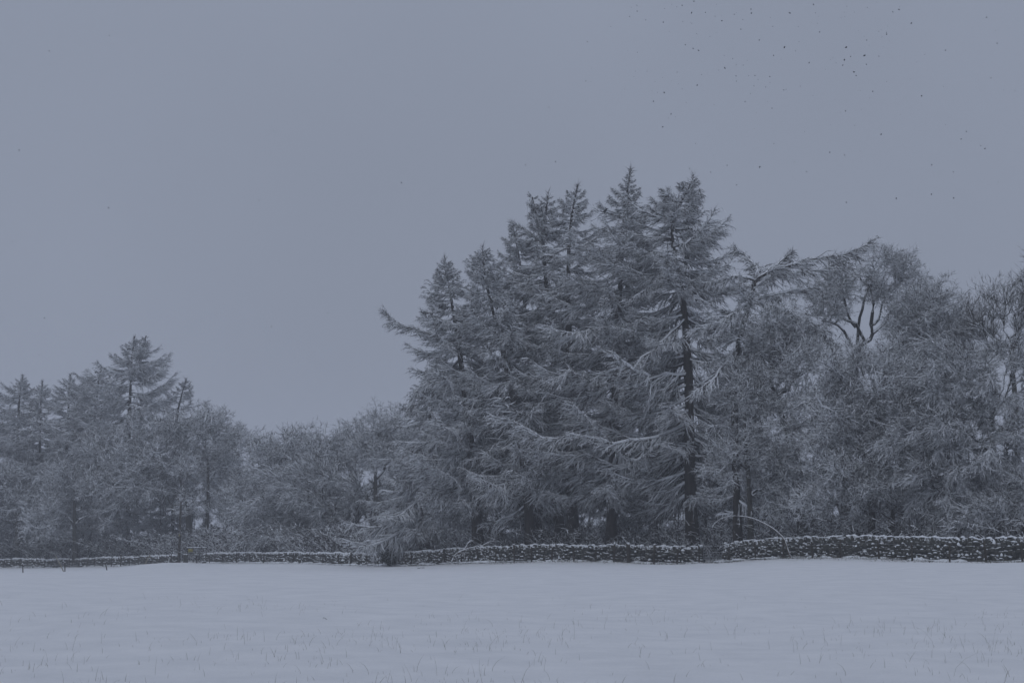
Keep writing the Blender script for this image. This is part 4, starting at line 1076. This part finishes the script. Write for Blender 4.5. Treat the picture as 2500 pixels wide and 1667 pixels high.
# ------------------------------------------------------------------ grass
def blades(label, x, y, h, r, mat, lean=0.25, name='dry_grass'):
    n = len(x); z = gz(x, y)
    a = np.stack([x, y, z - 0.02], 1)
    d = rng.normal(0, lean, (n, 2)); bend = rng.uniform(0.2, 1.6, n)[:, None]
    t = np.linspace(0, 1, 4)[None]
    P = np.stack([a[:, :1] + d[:, :1] * h[:, None] * t ** (1 + bend), a[:, 1:2] + d[:, 1:] * h[:, None] * t ** (1 + bend), a[:, 2:] + h[:, None] * t * (1 - 0.1 * t)], 2)
    g = Geo(); g.tubes(P, np.array([1, .9, .7, 0])[None] * (r * rng.uniform(.7, 1.3, (n, 1))), 3, True)
    return tag(link(name, g.mesh(name), mat), label, 'grass', kind='stuff')
# scattered in drifts over the near field
nc = 1300
Yc = 3 + 33 * rng.uniform(0, 1, nc) ** 0.8
xc = rng.uniform(-0.46, 0.46, nc) * (Yc + 6)
dens = np.clip(0.5 + vnoise(xc, Yc, 0.25, 9), 0.05, 1.3) * np.clip(1.35 - Yc / 32, 0.06, 1)
cnt = rng.poisson(6 * dens)
ix = np.repeat(np.arange(nc), cnt)
gxs = xc[ix] + rng.normal(0, 0.28, len(ix)); gys = np.maximum(Yc[ix] + rng.normal(0, 0.5, len(ix)), 1.5)
blades('thin dry grass stems poking through the near snow', gxs, gys, rng.gamma(3, 0.032, len(ix)) + 0.015, 0.0018, M['grass'], 0.32)
# rough verge along the foot of the walls
uv = rng.uniform(-100, 2600, 7000); Yv = Dw(uv) - np.abs(rng.normal(0, 1.3, len(uv))) - 0.4; xv = (uv - 1250) / F * Yv
keep = vnoise(xv, Yv, 0.3, 4) + rng.uniform(-0.5, 0.9, len(uv)) > 0
blades('rough half-buried grass along the foot of the walls', xv[keep], Yv[keep], rng.uniform(0.05, 0.24, keep.sum()), 0.009, M['verge'], 0.6, 'verge_grass')

# ------------------------------------------------------------------ falling snowflakes
big = [(927, 50, 5), (929, 70, 4), (840, 77, 4), (1130, 70, 5), (775, 110, 4), (1253, 25, 5), (1427, 34, 3), (1699, 51, 4), (1667, 64, 3), (1764, 123, 5), (1285, 168, 4), (1102, 248, 6), (1423, 248, 6.5), (1518, 291, 6.5), (1635, 181, 4), (1530, 211, 4),
       (469, 117, 4), (377, 106, 4), (617, 69, 4), (629, 8, 4), (567, 30, 4), (584, 235, 4), (653, 265, 5), (625, 255, 4), (970, 211, 4), (1045, 291, 4), (1415, 313, 5), (1405, 342, 4), (1465, 377, 5), (1476, 396, 3.5), (848, 397, 4), (1098, 471, 4), (1230, 329, 3.5),
       (473, 485, 5), (646, 446, 4), (64, 424, 4), (73, 219, 3.5), (509, 596, 4), (1036, 566, 4), (1606, 702, 4), (1818, 502, 5), (1942, 264, 4), (2050, 687, 4.5), (2148, 777, 4.5), (2212, 228, 4), (2179, 408, 4), (2156, 92, 4), (1870, 861, 4), (1869, 1015, 4.5),
       (1685, 1036, 5), (1425, 1057, 4.5), (973, 872, 5), (606, 880, 4.5), (851, 966, 3.5), (1338, 796, 4), (1415, 810, 4), (1046, 750, 3.5), (1420, 580, 3.5), (791, 357, 4), (466, 663, 4), (418, 530, 4), (1985, 1034, 4), (1983, 897, 3.5), (1562, 479, 4), (1529, 337, 4),
       (1594, 294, 4), (1447, 296, 3.5), (942, 450, 3.5), (1025, 401, 3.5), (948, 395, 3.5), (915, 396, 3), (896, 531, 3.5), (884, 104, 3), (874, 155, 3.5), (689, 67, 3), (293, 88, 3.5), (333, 59, 3.5), (2305, 477, 3), (2023, 727, 3), (2126, 762, 3), (716, 899, 3.5), (1217, 897, 3), (1154, 847, 3), (802, 864, 3)]
fl = [(1400 + a / 2.138, b2 / 2.138, c) for a, b2, c in big]
fl += [(120, 125, 3), (267, 87, 3), (47, 367, 3.5), (980, 446, 4.5), (632, 489, 3), (668, 320, 3), (30, 590, 3.5), (108, 776, 3.2), (265, 508, 4), (800, 764, 2.8), (663, 797, 2.8), (1283, 403, 4), (828, 146, 2.8), (1356, 395, 3.5), (1340, 263, 3.5), (227, 887, 3)]
for _ in range(110):
    fl.append((1400 + 1100 * rng.beta(1.6, 2.2), 450 * rng.beta(1.1, 2.4), rng.uniform(1.4, 2.6)))
for _ in range(34):
    fl.append((rng.uniform(0, 2500), rng.uniform(0, 900), rng.uniform(1.3, 2.3)))
FL_ME = []
for k in range(5):
    r_ = np.random.default_rng(50 + k)
    g = Geo()
    for _ in range(7):                               # a clump of crystals: crossed six-pointed plates
        n3 = unit(r_.standard_normal(3)); a = unit(np.cross(n3, r_.standard_normal(3))); b2 = np.cross(n3, a)
        c = r_.normal(0, 0.10, 3); rr = r_.uniform(0.30, 0.46)
        an = np.arange(12) * math.pi / 6
        rad_ = np.where(np.arange(12) % 2 == 0, rr, rr * 0.62)
        v = c + np.cos(an)[:, None] * a * rad_[:, None] + np.sin(an)[:, None] * b2 * rad_[:, None]
        v = np.concatenate([v, [c]])
        g.add(v, f3=[(i, (i + 1) % 12, 12) for i in range(12)])
    me = g.mesh('snowflake'); me.materials.append(M['backlit_flake']); FL_ME.append(me)
for k, (px, py, sz) in enumerate(fl):
    Yf = rng.uniform(4.5, 9.0)
    o = bpy.data.objects.new('snowflake', FL_ME[k % 5]); COL.objects.link(o)
    o.location = [float(c) for c in W(px, py, Yf)]
    s_ = sz * 1.0 * Yf / F
    o.scale = (s_ * rng.uniform(.75, 1.0), s_, s_ * rng.uniform(1.0, 1.45))
    o.rotation_euler = [float(c) for c in rng.normal(0, 0.6, 3)]
    tag(o, 'tiny falling snowflake coloured dark as if backlit by the cloud', 'snowflake', 'snowflakes drifting across the sky')

# ------------------------------------------------------------------ haze
g = Geo(); box(g, (0, 0, -9.0), 1440, 1440, 62)
o = link('haze', g.mesh('haze'), None)
m = bpy.data.materials.new('haze'); m.use_nodes = True
nt = m.node_tree; nt.nodes.clear()
mo = nt.nodes.new('ShaderNodeOutputMaterial'); pv = nt.nodes.new('ShaderNodeVolumePrincipled')
pv.inputs['Color'].default_value = (0.93, 0.95, 1.0, 1)
pv.inputs['Density'].default_value = 0.0009
nt.links.new(pv.outputs[0], mo.inputs['Volume'])
o.data.materials.append(m)
o['kind'] = 'stuff'; o['label'] = 'thin grey snow haze in the air'
print('TRIS', TRIS)
